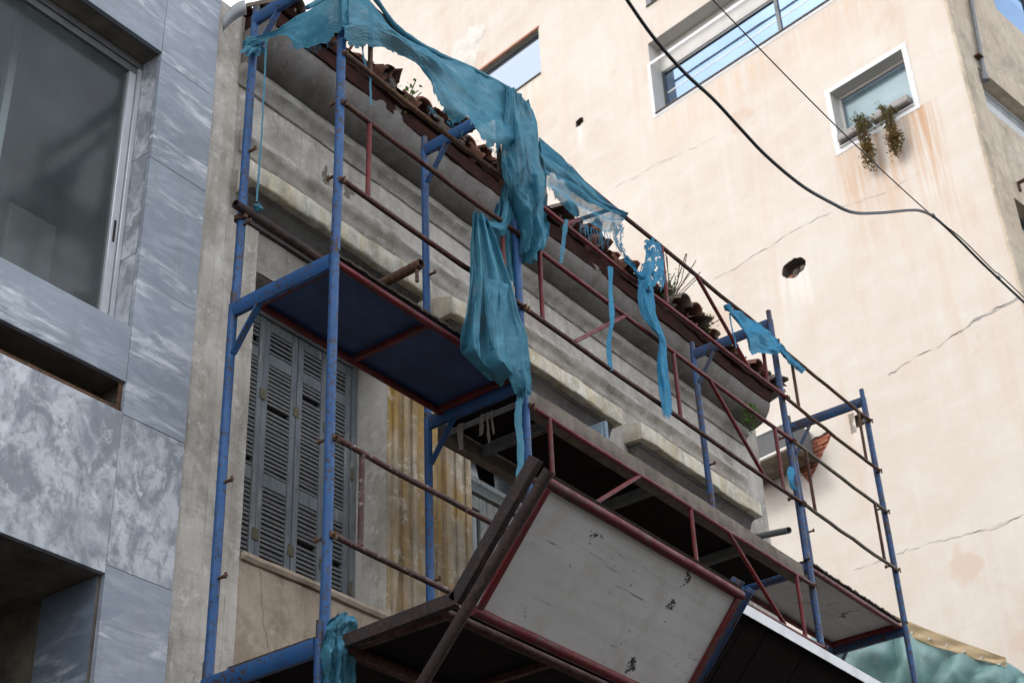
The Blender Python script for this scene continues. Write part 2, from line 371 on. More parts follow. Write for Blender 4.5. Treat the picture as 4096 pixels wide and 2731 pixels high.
def wood_paint(name, a, b, bare):
    t = MT(name); v = t.vec(rnd=5.0)
    c = t.mix(t.ramp(t.noise(5, v, 6, .6), [(.3, 0), (.7, 1)]), a, b)
    g = t.vec(scale=(22, 22, 2.2), rnd=5.0)
    c = t.mix(t.ramp(t.noise(1, g, 6, .7), [(.58, 0), (.66, .85)]), c, bare)
    c = t.mix(t.ramp(t.noise(2, t.vec(scale=(30, 30, 3), loc=(3, 3, 3)), 6, .7), [(.5, 0), (.8, .8)]), c, (.05, .05, .05))
    return t.pbr(c, .85, 0, .3, t.bump(t.noise(1.4, g, 6, .7), .5, .006))
M['shutter'] = wood_paint('weathered_blue_shutter_paint', (.145, .165, .175), (.225, .245, .255), (.40, .38, .35))
M['slat'] = wood_paint('weathered_louvre_paint', (.13, .135, .14), (.20, .20, .195), (.28, .25, .215))
M['door_wood'] = wood_paint('peeling_white_door_paint', (.22, .22, .215), (.32, .315, .30), (.15, .12, .09))
M['transom'] = wood_paint('peeling_transom_paint', (.22, .27, .29), (.29, .29, .27), (.27, .17, .07))
M['shutter_light'] = wood_paint('pale_blue_shutter_paint', (.22, .31, .38), (.30, .39, .45), (.32, .31, .30))
M['hinge'] = simple('brass_hinge', (.17, .145, .085), .7, .2, .5, 20)

def glass(name, tint, refl, dust, dustcol=(.30, .30, .28), rough=.02, wob=.0, rc=(.95, .97, 1), fb=.35):
    t = MT(name); tr = t.new('BsdfTransparent'); gl = t.new('BsdfGlossy'); df = t.new('BsdfDiffuse')
    t.put(tr.inputs[0], tint); t.put(gl.inputs['Color'], rc); gl.inputs['Roughness'].default_value = rough
    t.put(df.inputs[0], dustcol); m1 = t.new('MixShader'); m2 = t.new('MixShader')
    if wob: t.put(gl.inputs['Normal'], t.bump(t.noise(1.3, None, 2), wob, .02))
    fr = t.new('LayerWeight'); fr.inputs[0].default_value = fb
    f = t.math('ADD', t.math('MULTIPLY', fr.outputs['Fresnel'], 1-refl), refl)
    t.put(m1.inputs[0], f); t.nt.links.new(tr.outputs[0], m1.inputs[1]); t.nt.links.new(gl.outputs[0], m1.inputs[2])
    d = t.math('MULTIPLY', t.ramp(t.noise(2.2, None, 6, .65), [(.25, .3), (.8, 1)]), dust)
    t.put(m2.inputs[0], d); t.nt.links.new(m1.outputs[0], m2.inputs[1]); t.nt.links.new(df.outputs[0], m2.inputs[2])
    return t.surf(m2.outputs[0])
M['glass_shop'] = glass('dusty_window_glass', (.75, .8, .8), .03, .50, (.165, .19, .185), .12, .10, fb=.14)
M['glass_sky'] = glass('reflecting_window_glass', (.25, .32, .40), .62, .04, (.5, .55, .6), .02, .02, (.36, .52, .74))  # blue gloss tint stands in for blue sky in the reflection
M['glass_pale'] = glass('pale_reflecting_glass', (.3, .34, .38), .6, .10, (.5, .55, .6), .03, .02, (.52, .60, .70))  # blue-grey gloss tint colours the mirrored sky
M['glass_frost'] = glass('hazy_window_glass', (.35, .4, .42), .06, .80, (.20, .285, .325), .25, .1, (.4, .5, .55))
M['glass_white'] = glass('sunlit_milky_glass', (.5, .5, .5), .35, .75, (.78, .83, .86), .05, .02)  # milky white coat stands in for bright sky mirrored in the pane
M['glass_dark'] = glass('dirty_old_glass', (.3, .33, .33), .12, .45, (.11, .135, .15), .15, .3)

def netmat(name, a, b, alpha, ridge=190):
    t = MT(name); uv = t.tc.outputs['UV']
    rz = t.wave(ridge/6.2832*1.0, uv, .6, 2, 'Y'); fine = t.wave(ridge/6.2832*1.35, uv, .8, 2, 'X')
    big = t.noise(3.0, uv, 5, .6); mid = t.noise(22, uv, 4, .7)
    c = t.mix(t.ramp(big, [(.3, 0), (.7, 1)]), a, b)
    c = t.mix(t.math('MULTIPLY', rz, .16), c, tuple(x*.5 for x in a))
    c = t.mix(t.ramp(mid, [(.55, 0), (.75, .45)]), c, tuple(min(1, x*1.6+.03) for x in b))
    nb = t.bump(t.math('ADD', t.math('MULTIPLY', rz, .45), t.math('MULTIPLY', t.noise(60, uv, 3), .9)), .5, .006)
    df = t.new('BsdfDiffuse'); tl = t.new('BsdfTranslucent'); tp = t.new('BsdfTransparent'); gl = t.new('BsdfGlossy')
    t.put(df.inputs[0], c); t.put(tl.inputs[0], c); t.put(df.inputs['Normal'], nb); t.put(tl.inputs['Normal'], nb)
    t.put(gl.inputs['Color'], (.75, .9, 1)); gl.inputs['Roughness'].default_value = .5; t.put(gl.inputs['Normal'], nb)
    m = t.new('MixShader'); m.inputs[0].default_value = .27; t.nt.links.new(df.outputs[0], m.inputs[1]); t.nt.links.new(tl.outputs[0], m.inputs[2])
    g = t.new('MixShader'); g.inputs[0].default_value = .045; t.nt.links.new(m.outputs[0], g.inputs[1]); t.nt.links.new(gl.outputs[0], g.inputs[2])
    w = t.noise(130, uv, 2, .6)
    hole = t.math('ADD', t.math('MULTIPLY', w, .55), t.math('MULTIPLY', t.ramp(t.noise(5, uv, 5, .7), [(.42, 0), (.75, 1)]), .6))
    al = t.ramp(hole, [(alpha-.28, .98 if alpha > .7 else .90), (alpha+.12, .70 if alpha > .7 else .46)])
    f = t.new('MixShader'); t.put(f.inputs[0], al); t.nt.links.new(tp.outputs[0], f.inputs[1]); t.nt.links.new(g.outputs[0], f.inputs[2])
    return t.surf(f.outputs[0])
M['net'] = netmat('blue_debris_net', (.032, .185, .275), (.105, .325, .425), .80)
M['net_thin'] = netmat('thin_blue_debris_net', (.036, .235, .375), (.095, .36, .51), .58)
M['net_bright'] = netmat('bright_blue_debris_net', (.014, .205, .38), (.05, .32, .51), .85)
def leafmat(name, a, b):
    t = MT(name); v = t.vec(); c = t.mix(t.ramp(t.noise(14, v, 3), [(.3, 0), (.7, 1)]), a, b)
    df = t.new('BsdfDiffuse'); tl = t.new('BsdfTranslucent'); t.put(df.inputs[0], c); t.put(tl.inputs[0], c)
    m = t.new('MixShader'); m.inputs[0].default_value = .35; t.nt.links.new(df.outputs[0], m.inputs[1]); t.nt.links.new(tl.outputs[0], m.inputs[2])
    return t.surf(m.outputs[0])
M['leaf'] = leafmat('green_leaves', (.06, .13, .025), (.13, .22, .05))
M['leaf_olive'] = leafmat('olive_leaves', (.075, .10, .03), (.13, .15, .05))
M['leaf_dry'] = leafmat('dried_leaves', (.20, .11, .05), (.13, .12, .04))
M['stem'] = simple('brown_stem', (.10, .075, .045), .9, 0, .4, 20)
def tarpmat():
    t = MT('green_tarpaulin'); v = t.vec()
    c = t.mix(t.ramp(t.noise(2, v, 4), [(.3, 0), (.7, 1)]), (.11, .225, .215), (.19, .325, .315))
    c = t.mix(t.ramp(t.noise(5, v, 6, .7), [(.45, 0), (.8, .5)]), c, (.30, .36, .35))
    return t.pbr(c, .45, 0, .5, t.bump(t.noise(14, v, 6, .7), .35, .02))
M['tarp'] = tarpmat()
def panel_white():
    t = MT('scratched_white_sheet'); v = t.vec()
    c = t.mix(t.ramp(t.noise(2.2, v, 6, .6), [(.3, 0), (.7, 1)]), (.60, .585, .55), (.73, .715, .68))
    chips = t.math('MULTIPLY', t.ramp(t.noise(5.2, v, 9, .72), [(.620, 0), (.630, 1)]), t.ramp(t.noise(4.5, v, 3), [(.46, 0), (.52, 1)]))
    c = t.mix(chips, c, (.035, .022, .02))
    for i, (rt, sc, th) in enumerate((((0, 0, R_(35)), 48, .675), ((.8, 0, R_(-55)), 40, .68), ((.8, .3, R_(15)), 55, .69), ((.8, -.5, R_(80)), 44, .69))):
        g = t.vec(scale=(2.2, sc, sc), rot=rt, loc=(i*3.1, i, i*2)); s_ = t.math('MULTIPLY', t.ramp(t.noise(1.1, g, 4, .55), [(th, 0), (th+.012, .75)]), t.ramp(t.noise(3.1, t.vec(loc=(i*2.2, 4, i)), 3), [(.48, 0), (.56, 1)]))
        c = t.mix(s_, c, (.06, .045, .04))
    c = t.mix(t.ramp(t.noise(7, v, 6, .7), [(.5, 0), (.8, .5)]), c, (.40, .36, .31))
    g = t.vec(scale=(.8, 14, 14), rot=(0, 0, .04)); c = t.mix(t.ramp(t.noise(1.2, g, 6, .7), [(.45, 0), (.8, .35)]), c, (.30, .27, .235))
    return t.pbr(c, .62, 0, .4, t.bump(t.noise(8, v, 4), .08, .01))
M['panel_white'] = panel_white()
# ================================================================== THE SETTING
GZ = -6.16
def struct(o): o['kind'] = 'structure'; return o
struct(MB().quad((-150, -150, GZ), (150, -150, GZ), (150, 150, GZ), (-150, 150, GZ)).build('ground', M['asphalt']))
struct(finish(MB().box(-30, 40, -1.9, .43, GZ, GZ+.13).build('pavement', M['paving']), .015))
struct(finish(MB().box(-30, 40, -11.0, -9.2, GZ, GZ+.13).build('opposite_pavement', M['paving']), .015))

def piece(name, mesh, parent, pos, rot=None, scale=None, mat=None):
    """one of many alike pieces sharing mesh data; pos in world coordinates"""
    o = bpy.data.objects.new(name, mesh); off = Vector((0, 0, 0)); q = parent
    while q is not None: off += Vector(q.location); q = q.parent
    o.location = Vector(pos)-off
    if rot: o.rotation_euler = rot
    if scale: o.scale = scale
    return link(o, parent)

def window_box(parent, x0, x1, z0, z1, y0, y1, wall, bottom=True):
    """reveals of an opening in a facade (faces turned into the opening)"""
    mb = MB()
    mb.quad((x1, y0, z0), (x1, y0, z1), (x1, y1, z1), (x1, y1, z0)); mb.quad((x0, y0, z0), (x0, y1, z0), (x0, y1, z1), (x0, y0, z1))
    mb.quad((x0, y0, z1), (x0, y1, z1), (x1, y1, z1), (x1, y0, z1))
    if bottom: mb.quad((x0, y0, z0), (x1, y0, z0), (x1, y1, z0), (x0, y1, z0))
    return mb.build('reveal', wall, parent)

# ------------------------------------------------------------------ marble-clad building
mbld = thing('marble_building', 'building clad in blue-grey marble slabs with aluminium shop window, beside old house', 'building', (-3, 3, GZ))
XE, XJ, YM = .11, -.302, .42
WIN = (-2.6, XJ, -.068, 1.83); SLOT = (-2.6, XJ+.004, -.572, -.398); LOW = (-2.6, -.318, GZ, -1.44)
bk = MB(); wall_grid(bk, 'y', YM+.033, -9, XE-.006, GZ, 9.2, [WIN, SLOT, LOW])
bk.quad((XE-.006, YM+.033, GZ), (XE-.006, 9, GZ), (XE-.006, 9, 9.2), (XE-.006, YM+.033, 9.2))
bk.quad((-9, YM+.033, 9.2), (XE-.006, YM+.033, 9.2), (XE-.006, 9, 9.2), (-9, 9, 9.2))
bk.quad((-9, 9, GZ), (-9, 9, 9.2), (XE-.006, 9, 9.2), (XE-.006, 9, GZ)); bk.quad((-9, 9, GZ), (-9, YM+.033, GZ), (-9, YM+.033, 9.2), (-9, 9, 9.2))
bk.build('backing_wall', M['concrete'], mbld)
def slab(x0, x1, z0, z1, m, lab=None):
    g = .0012
    o = finish(MB().box(x0+g, x1-g, YM+jit(.0012), YM+.03, z0+g, z1-g).build('marble_slab', M[m], mbld), .0012, 1)
    if lab: o['label'] = lab
    return o
for z0, z1, m in ((1.77, 2.52, 'marble'), (1.055, 1.77, 'marble'), (.24, 1.055, 'marble'), (-.58, .24, 'marble'), (-1.395, -.58, 'marble_white'),
                  (-2.2, -1.395, 'marble'), (2.52, 3.4, 'marble'), (3.4, 4.3, 'marble'), (-3.1, -2.2, 'marble'), (4.3, 5.2, 'marble'), (5.2, 6.2, 'marble')):
    slab(XJ, XE, z0, z1, m)
for x0, x1 in ((-.95, XJ), (-1.75, -.95), (-2.6, -1.75)):
    slab(x0, x1, WIN[3], 2.52, 'marble'); slab(x0, x1, 2.52, 3.4, 'marble'); slab(x0, x1, 3.4, 4.3, 'marble')
    slab(x0, x1, 4.3, 5.2, 'marble'); slab(x0, x1, 5.2, 6.2, 'marble')
slab(-1.42, XJ, SLOT[3], WIN[2], 'marble'); slab(-2.6, -1.42, SLOT[3], WIN[2], 'marble')
slab(-1.9, XJ, LOW[3], SLOT[2], 'marble_white', 'large mottled white marble slab'); slab(-2.6, -1.9, LOW[3], SLOT[2], 'marble_white')
for z0, z1 in ((-6.0, -4.2), (-4.2, -2.4), (-2.4, -.6), (-.6, 1.2), (1.2, 3.0), (3.0, 4.8), (4.8, 6.2)):
    for x0, x1 in ((-3.9, -2.6), (-5.2, -3.9)): slab(x0, x1, z0, z1, 'marble')
# shop window: marble reveal slabs, aluminium frame, pane, dim room
w = thing('shop_window', 'large aluminium sliding window with dusty glass in marble wall', 'window', (-1.4, .58, -.06))
def mslab(name, x0, x1, y0, y1, z0, z1, m): return finish(MB().box(x0, x1, y0, y1, z0, z1).build(name, M[m], mbld), .002)
for z0, z1 in ((-.066, .42), (.424, 1.10), (1.104, 1.828)): mslab('reveal_slab', XJ+.001, XJ+.03, YM+.032, .70, z0, z1, 'marble_white')
finish(MB().box(-2.6, XJ+.028, YM+.034, .72, WIN[3]+.001, WIN[3]+.03).build('window_soffit', M['soffit'], mbld))
mslab('window_sill', -2.6, XJ+.028, YM+.032, .72, WIN[2]-.03, WIN[2]-.001, 'marble')
FY = .575
fr = MB(); fr.box(-2.6, XJ-.001, FY, FY+.07, WIN[3]-.05, WIN[3]-.002); fr.box(-2.6, XJ-.001, FY+.012, FY+.06, WIN[3]-.10, WIN[3]-.052)
finish(fr.build('head_track', M['alu_grey'], w), .003)
st = MB(); st.box(XJ-.03, XJ-.001, FY, FY+.07, WIN[2]+.002, WIN[3]-.052)
finish(st.build('outer_frame', M['alu'], w), .003)
sash = finish(MB().box(XJ-.085, XJ-.034, FY+.008, FY+.055, WIN[2]+.03, WIN[3]-.102).build('sash_stile', M['alu'], w), .004)
MB().box(XJ-.067, XJ-.053, FY+.0045, FY+.012, .52, .66).build('handle_recess', M['dark'], sash)
finish(MB().box(-2.6, XJ-.086, FY+.01, FY+.05, WIN[2]+.001, WIN[2]+.028).build('bottom_rail', M['alu'], w), .003)
MB().quad((-2.6, FY+.03, WIN[2]+.028), (XJ-.086, FY+.03, WIN[2]+.028), (XJ-.086, FY+.03, WIN[3]-.1), (-2.6, FY+.03, WIN[3]-.1)).build('pane', M['glass_shop'], w)
rm = MB(); rm.quad((-2.6, 3.4, -.1), (XJ+.2, 3.4, -.1), (XJ+.2, 3.4, 2.4), (-2.6, 3.4, 2.4)); rm.quad((XJ+.2, .73, -.1), (XJ+.2, .73, 2.4), (XJ+.2, 3.4, 2.4), (XJ+.2, 3.4, -.1))
rm.quad((-2.6, .73, 2.4), (-2.6, 3.4, 2.4), (XJ+.2, 3.4, 2.4), (XJ+.2, .73, 2.4)); rm.quad((-2.6, .73, -.1), (XJ+.2, .73, -.1), (XJ+.2, 3.4, -.1), (-2.6, 3.4, -.1)); rm.quad((-2.6, .73, -.1), (-2.6, 3.4, -.1), (-2.6, 3.4, 2.4), (-2.6, .73, 2.4))
rm.build('room_lining', M['room'], w)
finish(MB().box(-.93, -.88, .95, 1.0, 0.0, 2.3).build('partition_post', M['alu'], w), .004)
finish(MB().box(-2.2, -.93, .97, .985, .0, .75).build('partition_board', M['room'], w), .002)
finish(MB().box(-.62, -.30, 1.2, 1.23, -.05, .95).build('hanging_sheet', M['curtain'], w), .004)
# slot under the sill with a rusty angle iron
sl = MB(); sl.quad((-2.6, .62, -.60), (XJ+.02, .62, -.60), (XJ+.02, .62, -.37), (-2.6, .62, -.37)); sl.quad((XJ+.006, YM+.034, -.6), (XJ+.006, YM+.034, -.37), (XJ+.006, .62, -.37), (XJ+.006, .62, -.6))
sl.quad((-2.6, YM+.034, -.396), (-2.6, .62, -.396), (XJ+.006, .62, -.396), (XJ+.006, YM+.034, -.396))
sl.quad((-2.6, YM+.034, -.574), (XJ+.006, YM+.034, -.574), (XJ+.006, .62, -.574), (-2.6, .62, -.574))
sl.build('slot_lining', M['concrete'], mbld)
an = MB(); an.box(-2.6, XJ-.002, YM+.012, YM+.016, -.571, -.545); an.box(-2.6, XJ-.002, YM+.016, YM+.06, -.571, -.567); an.box(XJ-.03, XJ-.003, YM+.018, YM+.022, -.544, -.40)
finish(an.build('rusty_angle_iron', M['rust'], mbld), .001)
# deep doorway below: dark marble reveal, stained soffit
dw = MB(); dw.quad((-2.6, YM+.034, LOW[3]+.001), (-2.6, 2.2, LOW[3]+.001), (LOW[1]+.02, 2.2, LOW[3]+.001), (LOW[1]+.02, YM+.034, LOW[3]+.001))
dw.build('doorway_soffit', M['soffit'], mbld)
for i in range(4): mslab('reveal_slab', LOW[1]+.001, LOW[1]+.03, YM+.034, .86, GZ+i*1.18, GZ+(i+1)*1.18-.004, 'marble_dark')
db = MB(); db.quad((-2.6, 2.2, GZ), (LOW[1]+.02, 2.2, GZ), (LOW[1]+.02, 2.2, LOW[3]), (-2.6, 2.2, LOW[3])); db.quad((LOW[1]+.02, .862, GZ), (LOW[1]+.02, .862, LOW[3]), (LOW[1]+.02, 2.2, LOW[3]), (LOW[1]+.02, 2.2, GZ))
db.build('doorway_lining', M['soffit'], mbld)

# ------------------------------------------------------------------ old house
house = thing('old_house', 'derelict two-storey house with stained plaster, moulded cornice and broken tile roof', 'house', (3.4, 3, GZ))
YW, XR = .45, 6.69
W1 = (.548, 1.708, -1.02, .75); W2 = (2.50, 3.95, -3.2, 1.0); W3 = (4.66, 6.02, -1.02, .95); W4 = None
wl_ = MB(); wall_grid(wl_, 'y', YW, XE+.002, XR, GZ, 2.60, [W1, W2, W3])
wl_.quad((XR, YW, GZ), (XR, 8, GZ), (XR, 8, 2.6), (XR, YW, 2.6)); wl_.quad((XE+.002, 8, GZ), (XE+.002, 8, 2.6), (XR, 8, 2.6), (XR, 8, GZ))
wl_.build('wall', M['plaster'], house)
for W, m in ((W1, 'plaster_pale'), (W2, 'plaster_ochre'), (W3, 'plaster_dark')): window_box(house, *W, YW+.0005, YW+.75, M[m])
for W in (W2, W3): MB().quad((W[0]-.01, YW+.74, W[2]-.01), (W[1]+.01, YW+.74, W[2]-.01), (W[1]+.01, YW+.74, W[3]+.01), (W[0]-.01, YW+.74, W[3]+.01)).build('dark_backing', M['dark'], house)
# broken edge strips of old render on the pier next to the marble
def rough_sheet(x0, x1, z0, z1, y, m, name, seed, amp=.010, nx=14, nz=60):
    mb = MB(); P = {}
    for i in range(nx+1):
        for j in range(nz+1):
            x = x0+(x1-x0)*i/nx; z = z0+(z1-z0)*j/nz
            e = min(i, nx-i)/nx; d = amp*(.5+fbm(x*6+seed, z*3, seed))*(1 if e > 0 else -.2)
            if i in (0, nx): x += .014*fbm(seed, z*4, 3.3+i)
            P[i, j] = len(mb.v); mb.v.append(Vector((x, y-max(d, -.001)-.001, z)))
    for i in range(nx):
        for j in range(nz): mb.f.append((P[i, j], P[i+1, j], P[i+1, j+1], P[i, j+1]))
    o = mb.build(name, M[m], house, True); return o
rough_sheet(XE+.004, .32, -2.6, 2.58, YW-.004, 'plaster_pale', 'pier_render', 1.3, .018, 10, 110)
# architraves (stepped mouldings beside the openings)
def architrave(x0, x1, z0, z1, m, steps):
    mb = MB(); n = len(steps)
    for i, d in enumerate(steps):
        a = x0+(x1-x0)*i/n; b = x0+(x1-x0)*(i+1)/n
        prof = [(a, YW), (a, YW-d), (b, YW-d), (b, YW)]
        k = int((z1-z0)/.06)
        for j in range(k):
            za, zb = z0+(z1-z0)*j/k, z0+(z1-z0)*(j+1)/k
            q = lambda x, y, z: (x+.003*fbm(x*9, z*7, i), y-.003*fbm(x*5, z*6, 5+i), z)
            mb.quad(q(a, YW-d, za), q(b, YW-d, za), q(b, YW-d, zb), q(a, YW-d, zb))
            pd = steps[i-1] if i else 0
            if d > pd: mb.quad(q(a, YW-pd+.004, za), q(a, YW-d, za), q(a, YW-d, zb), q(a, YW-pd+.004, zb))
            nd = steps[i+1] if i < n-1 else 0
            if d > nd: mb.quad(q(b, YW-d, za), q(b, YW-nd+.004, za), q(b, YW-nd+.004, zb), q(b, YW-d, zb))
    return mb.build('architrave', M[m], house)
architrave(.305, .548, -3.2, 1.03, 'plaster_pale', [.012, .014, .015])
architrave(1.712, 1.955, -1.6, 1.03, 'plaster_ochre', [.006, .022, .012, .030, .018, .034])
architrave(2.235, 2.50, -3.2, 1.03, 'plaster_ochre', [.034, .016, .030, .012, .022])
architrave(3.955, 4.17, -3.2, 1.03, 'plaster', [.022, .012, .030, .018])
architrave(4.47, 4.66, -1.6, 1.03, 'plaster_dark', [.03, .014, .026])
architrave(6.02, 6.20, -1.6, 1.03, 'plaster_dark', [.02, .03, .014])
rough_sheet(1.957, 2.233, -2.2, 1.03, YW-.002, 'plaster_ochre', 'stained_render', 6.1, .010, 8, 70)
rough_sheet(.55, 1.71, .752, 1.03, YW-.003, 'plaster_dark', 'lintel_render', 4.4, .006, 22, 8)  # darker plaster puts the shade of hood and deck into the colour
# panel and sill under the left window
rough_sheet(.556, 1.71, -3.0, -1.066, YW-.006, 'plaster_warm', 'apron_panel', 9.4, .006, 22, 40)
finish(profile_x(MB(), [(YW+.30, -1.018), (YW-.035, -1.022), (YW-.042, -1.045), (YW-.03, -1.064), (YW+.30, -1.066)], .562, 1.735, .08, .006, 3).build('window_sill', M['plaster_warm'], house))
# string course, frieze mouldings, cornice
finish(profile_x(MB(), [(YW+.02, 1.70), (YW-.035, 1.685), (YW-.052, 1.655), (YW-.054, 1.63), (YW-.034, 1.60), (YW-.022, 1.585), (YW-.016, 1.56), (YW-.012, 1.535), (YW+.02, 1.50)], .36, 6.33, .025, .008, 11).build('string_course', M['plaster'], house))
finish(profile_x(MB(), [(YW+.02, 2.17), (YW-.07, 2.165), (YW-.076, 2.135), (YW-.070, 2.105), (YW-.050, 2.085), (YW-.032, 2.068), (YW-.020, 2.045), (YW-.014, 2.025), (YW+.02, 2.01)], .30, 6.42, .03, .006, 17).build('cornice_moulding', M['plaster_dark'], house))
cv = [(YW+.01, 2.165), (YW-.085, 2.168)]
cv += [(YW-.13, 2.180), (YW-.17, 2.195), (YW-.205, 2.218), (YW-.235, 2.25), (YW-.262, 2.295), (YW-.280, 2.345), (YW-.287, 2.40), (YW-.29, 2.47), (YW+.01, 2.47)]
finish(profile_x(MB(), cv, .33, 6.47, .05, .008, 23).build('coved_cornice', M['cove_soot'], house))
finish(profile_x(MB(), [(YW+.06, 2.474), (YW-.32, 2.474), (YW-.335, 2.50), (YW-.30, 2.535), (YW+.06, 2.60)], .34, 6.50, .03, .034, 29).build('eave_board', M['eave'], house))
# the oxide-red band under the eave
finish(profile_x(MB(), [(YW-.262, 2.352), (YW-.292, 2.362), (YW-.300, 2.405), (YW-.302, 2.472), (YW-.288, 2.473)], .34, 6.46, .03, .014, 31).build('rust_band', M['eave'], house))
# window hoods: projecting slab and stepped bed mould below it
def hood(x0, x1, seed, taper=False):
    hb = profile_x(MB(), [(YW+.01, 1.40), (YW-.165, 1.352), (YW-.172, 1.34), (YW-.172, 1.222), (YW-.16, 1.212), (YW+.01, 1.212)], x0, x1, .025, .012, seed)
    if taper:
        for v in hb.v:
            t = max(0, 1-(v.x-x0)/.2); v.x += .085*t*(1-max(0, YW-v.y)/.172)
    finish(hb.build('hood_slab', M['hood_paint'], house), .004)
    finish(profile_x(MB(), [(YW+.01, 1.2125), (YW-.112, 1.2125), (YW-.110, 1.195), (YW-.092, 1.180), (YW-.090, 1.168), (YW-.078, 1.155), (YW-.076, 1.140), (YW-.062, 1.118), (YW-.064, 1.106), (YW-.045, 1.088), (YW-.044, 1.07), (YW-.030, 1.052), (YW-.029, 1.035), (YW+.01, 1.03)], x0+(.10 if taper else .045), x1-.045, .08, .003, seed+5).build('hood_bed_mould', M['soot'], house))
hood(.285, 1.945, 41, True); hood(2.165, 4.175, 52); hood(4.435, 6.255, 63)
# cracks in the frieze and hoods: thin open gaps
def crack(parent, pts, wd, mat, seed, surf):
    """jagged ribbon along world points, lying 2 mm proud of the surface 'surf' = outward normal"""
    mb = MB(); n = Vector(surf); P = []
    for i in range(len(pts)-1):
        a, b = Vector(pts[i]), Vector(pts[i+1]); k = max(2, int((b-a).length/.025))
        for j in range(k): P.append(a.lerp(b, j/k))
    P.append(Vector(pts[-1])); d = (P[-1]-P[0]).normalized(); s_ = d.cross(n).normalized()
    for i, p in enumerate(P):
        o = s_*(.016*fbm(i*.35, seed, 0)+.008*mnoise.noise(Vector((i*1.3, seed, 5)))); q = wd*(.25+abs(mnoise.noise(Vector((i*.5, seed, 9))))*1.6)*min(1, .25+min(i, len(P)-1-i)*.3)
        mb.v += [p+o-s_*q/2+n*.002, p+o+s_*q/2+n*.002]
    for i in range(len(P)-1): mb.f.append((2*i, 2*i+1, 2*i+3, 2*i+2))
    return mb.build('crack', M[mat], parent)
yn = (0, -1, 0)
crack(house, [at(1408, 690, 'y', YW), at(1415, 760, 'y', YW), at(1400, 800, 'y', YW), at(1398, 840, 'y', YW)], .012, 'crack', 1.0, yn)
crack(house, [at(1308, 880, 'y', YW-.173), at(1325, 905, 'y', YW-.173)], .012, 'crack', 2.0, yn)
crack(house, [at(745, 380, 'y', YW), at(752, 410, 'y', YW), at(770, 440, 'y', YW)], .008, 'crack', 3.0, yn)
crack(house, [at(1005, 360, 'y', YW-.2), at(1030, 385, 'y', YW-.2), at(1015, 470, 'y', YW)], .006, 'crack', 4.0, yn)
crack(house, [at(597, 1285, 'y', YW-.012), at(600, 1385, 'y', YW-.012), at(618, 1505, 'y', YW-.012)], .006, 'crack', 5.0, yn)
crack(house, [at(1612, 830, 'y', YW), at(1625, 905, 'y', YW), at(1640, 960, 'y', YW)], .006, 'crack', 6.0, yn)
crack(house, [at(640, 1020, 'y', YW), at(668, 1008, 'y', YW), at(690, 985, 'y', YW)], .005, 'crack', 7.0, yn)
# spalled patches where the render has fallen off
def spall(cx, cy, Y, rx, rz, seed, m='soffit'):
    c = at(cx, cy, 'y', Y); mb = MB(); n = 44; mb.v.append(c+Vector((0, -.004, 0)))
    for i in range(n):
        a = 2*math.pi*i/n; r = 1+1.1*fbm(math.cos(a)*1.7+seed, math.sin(a)*1.7, seed)+.3*mnoise.noise(Vector((i*.9, seed, 3)))
        mb.v.append(c+Vector((rx*r*math.cos(a), -.0025, rz*r*math.sin(a))))
    for i in range(n): mb.f.append((0, 1+i, 1+(i+1) % n))
    mb.build('spalled_patch', M[m], house)
spall(748, 405, YW, .035, .075, 2.2); spall(800, 440, YW, .05, .06, 5.2); spall(1240, 640, YW-.02, .05, .11, 8.1, 'plaster_ochre')
# louvred shutters of the left window
YS = .70
sh = thing('louvred_shutters', 'weathered blue-grey louvred wooden shutters, closed, left window of old house', 'shutters', ((W1[0]+W1[1])/2, YS, W1[2]))
slat_bm = MB().add([(-.5, .012, -.006), (.5, .012, -.006), (.5, -.013, -.0085), (-.5, -.013, -.0085), (-.5, .012, .004), (.5, .012, .004), (.5, -.013, .0085), (-.5, -.013, .0085)],
                   [(0,3,2,1),(4,5,6,7),(0,1,5,4),(1,2,6,5),(2,3,7,6),(3,0,4,7)])
slat_me = bpy.data.meshes.new('louvre_slat'); slat_me.from_pydata(slat_bm.v, [], slat_bm.f); slat_me.materials.append(M['slat'])
finish(MB().box(W1[1]-.05, W1[1]-.004, YS-.01, YS+.05, W1[2]+.002, W1[3]-.002).build('jamb_frame', M['shutter'], sh), .004)
finish(MB().box(W1[0]+.004, W1[0]+.05, YS-.01, YS+.05, W1[2]+.002, W1[3]-.002).build('jamb_frame', M['shutter'], sh), .004)
finish(MB().box(W1[0]+.052, W1[1]-.052, YS-.01, YS+.05, W1[3]-.04, W1[3]-.002).build('head_frame', M['shutter'], sh), .004)
lx = [.604, .897, 1.18, 1.436, 1.655]
for li in range(4):
    a, b = lx[li]+.002, lx[li+1]-.002; yo = YS+(.004 if li in (1, 2) else 0)+jit(.003)
    lf = MB(); s_ = .046
    for xa, xb in ((a, a+s_), (b-s_, b)): lf.box(xa, xb, yo, yo+.036, W1[2]+.006, W1[3]-.045)
    for za, zb in ((W1[2]+.006, -.86), (-.40, -.315), (.41, .485), (.64, W1[3]-.045)): lf.box(a+s_+.0005, b-s_-.0005, yo+.003, yo+.033, za, zb)
    leaf = finish(lf.build('shutter_leaf', M['shutter'], sh), .003)
    for za, zb in ((-.86, -.40), (-.315, .41), (.485, .64)):
        n = int((zb-za)/.0275)
        for j in range(n):
            z = za+(j+.5)*(zb-za)/n
            if random.random() < .035: continue
            crook = jit(.03) if random.random() < .12 else jit(.006)
            piece('louvre_slat', slat_me, leaf, ((a+b)/2, yo+.018, z), (jit(.16), crook, jit(.006)), (b-a-2*s_-.002, 1, 1))
    if li < 3:
        for z in (.18, -.72):
            finish(MB().box(b-.022, b+.026, yo-.006, yo-.002, z-.035, z+.035).build('hinge', M['hinge'], leaf), .001)
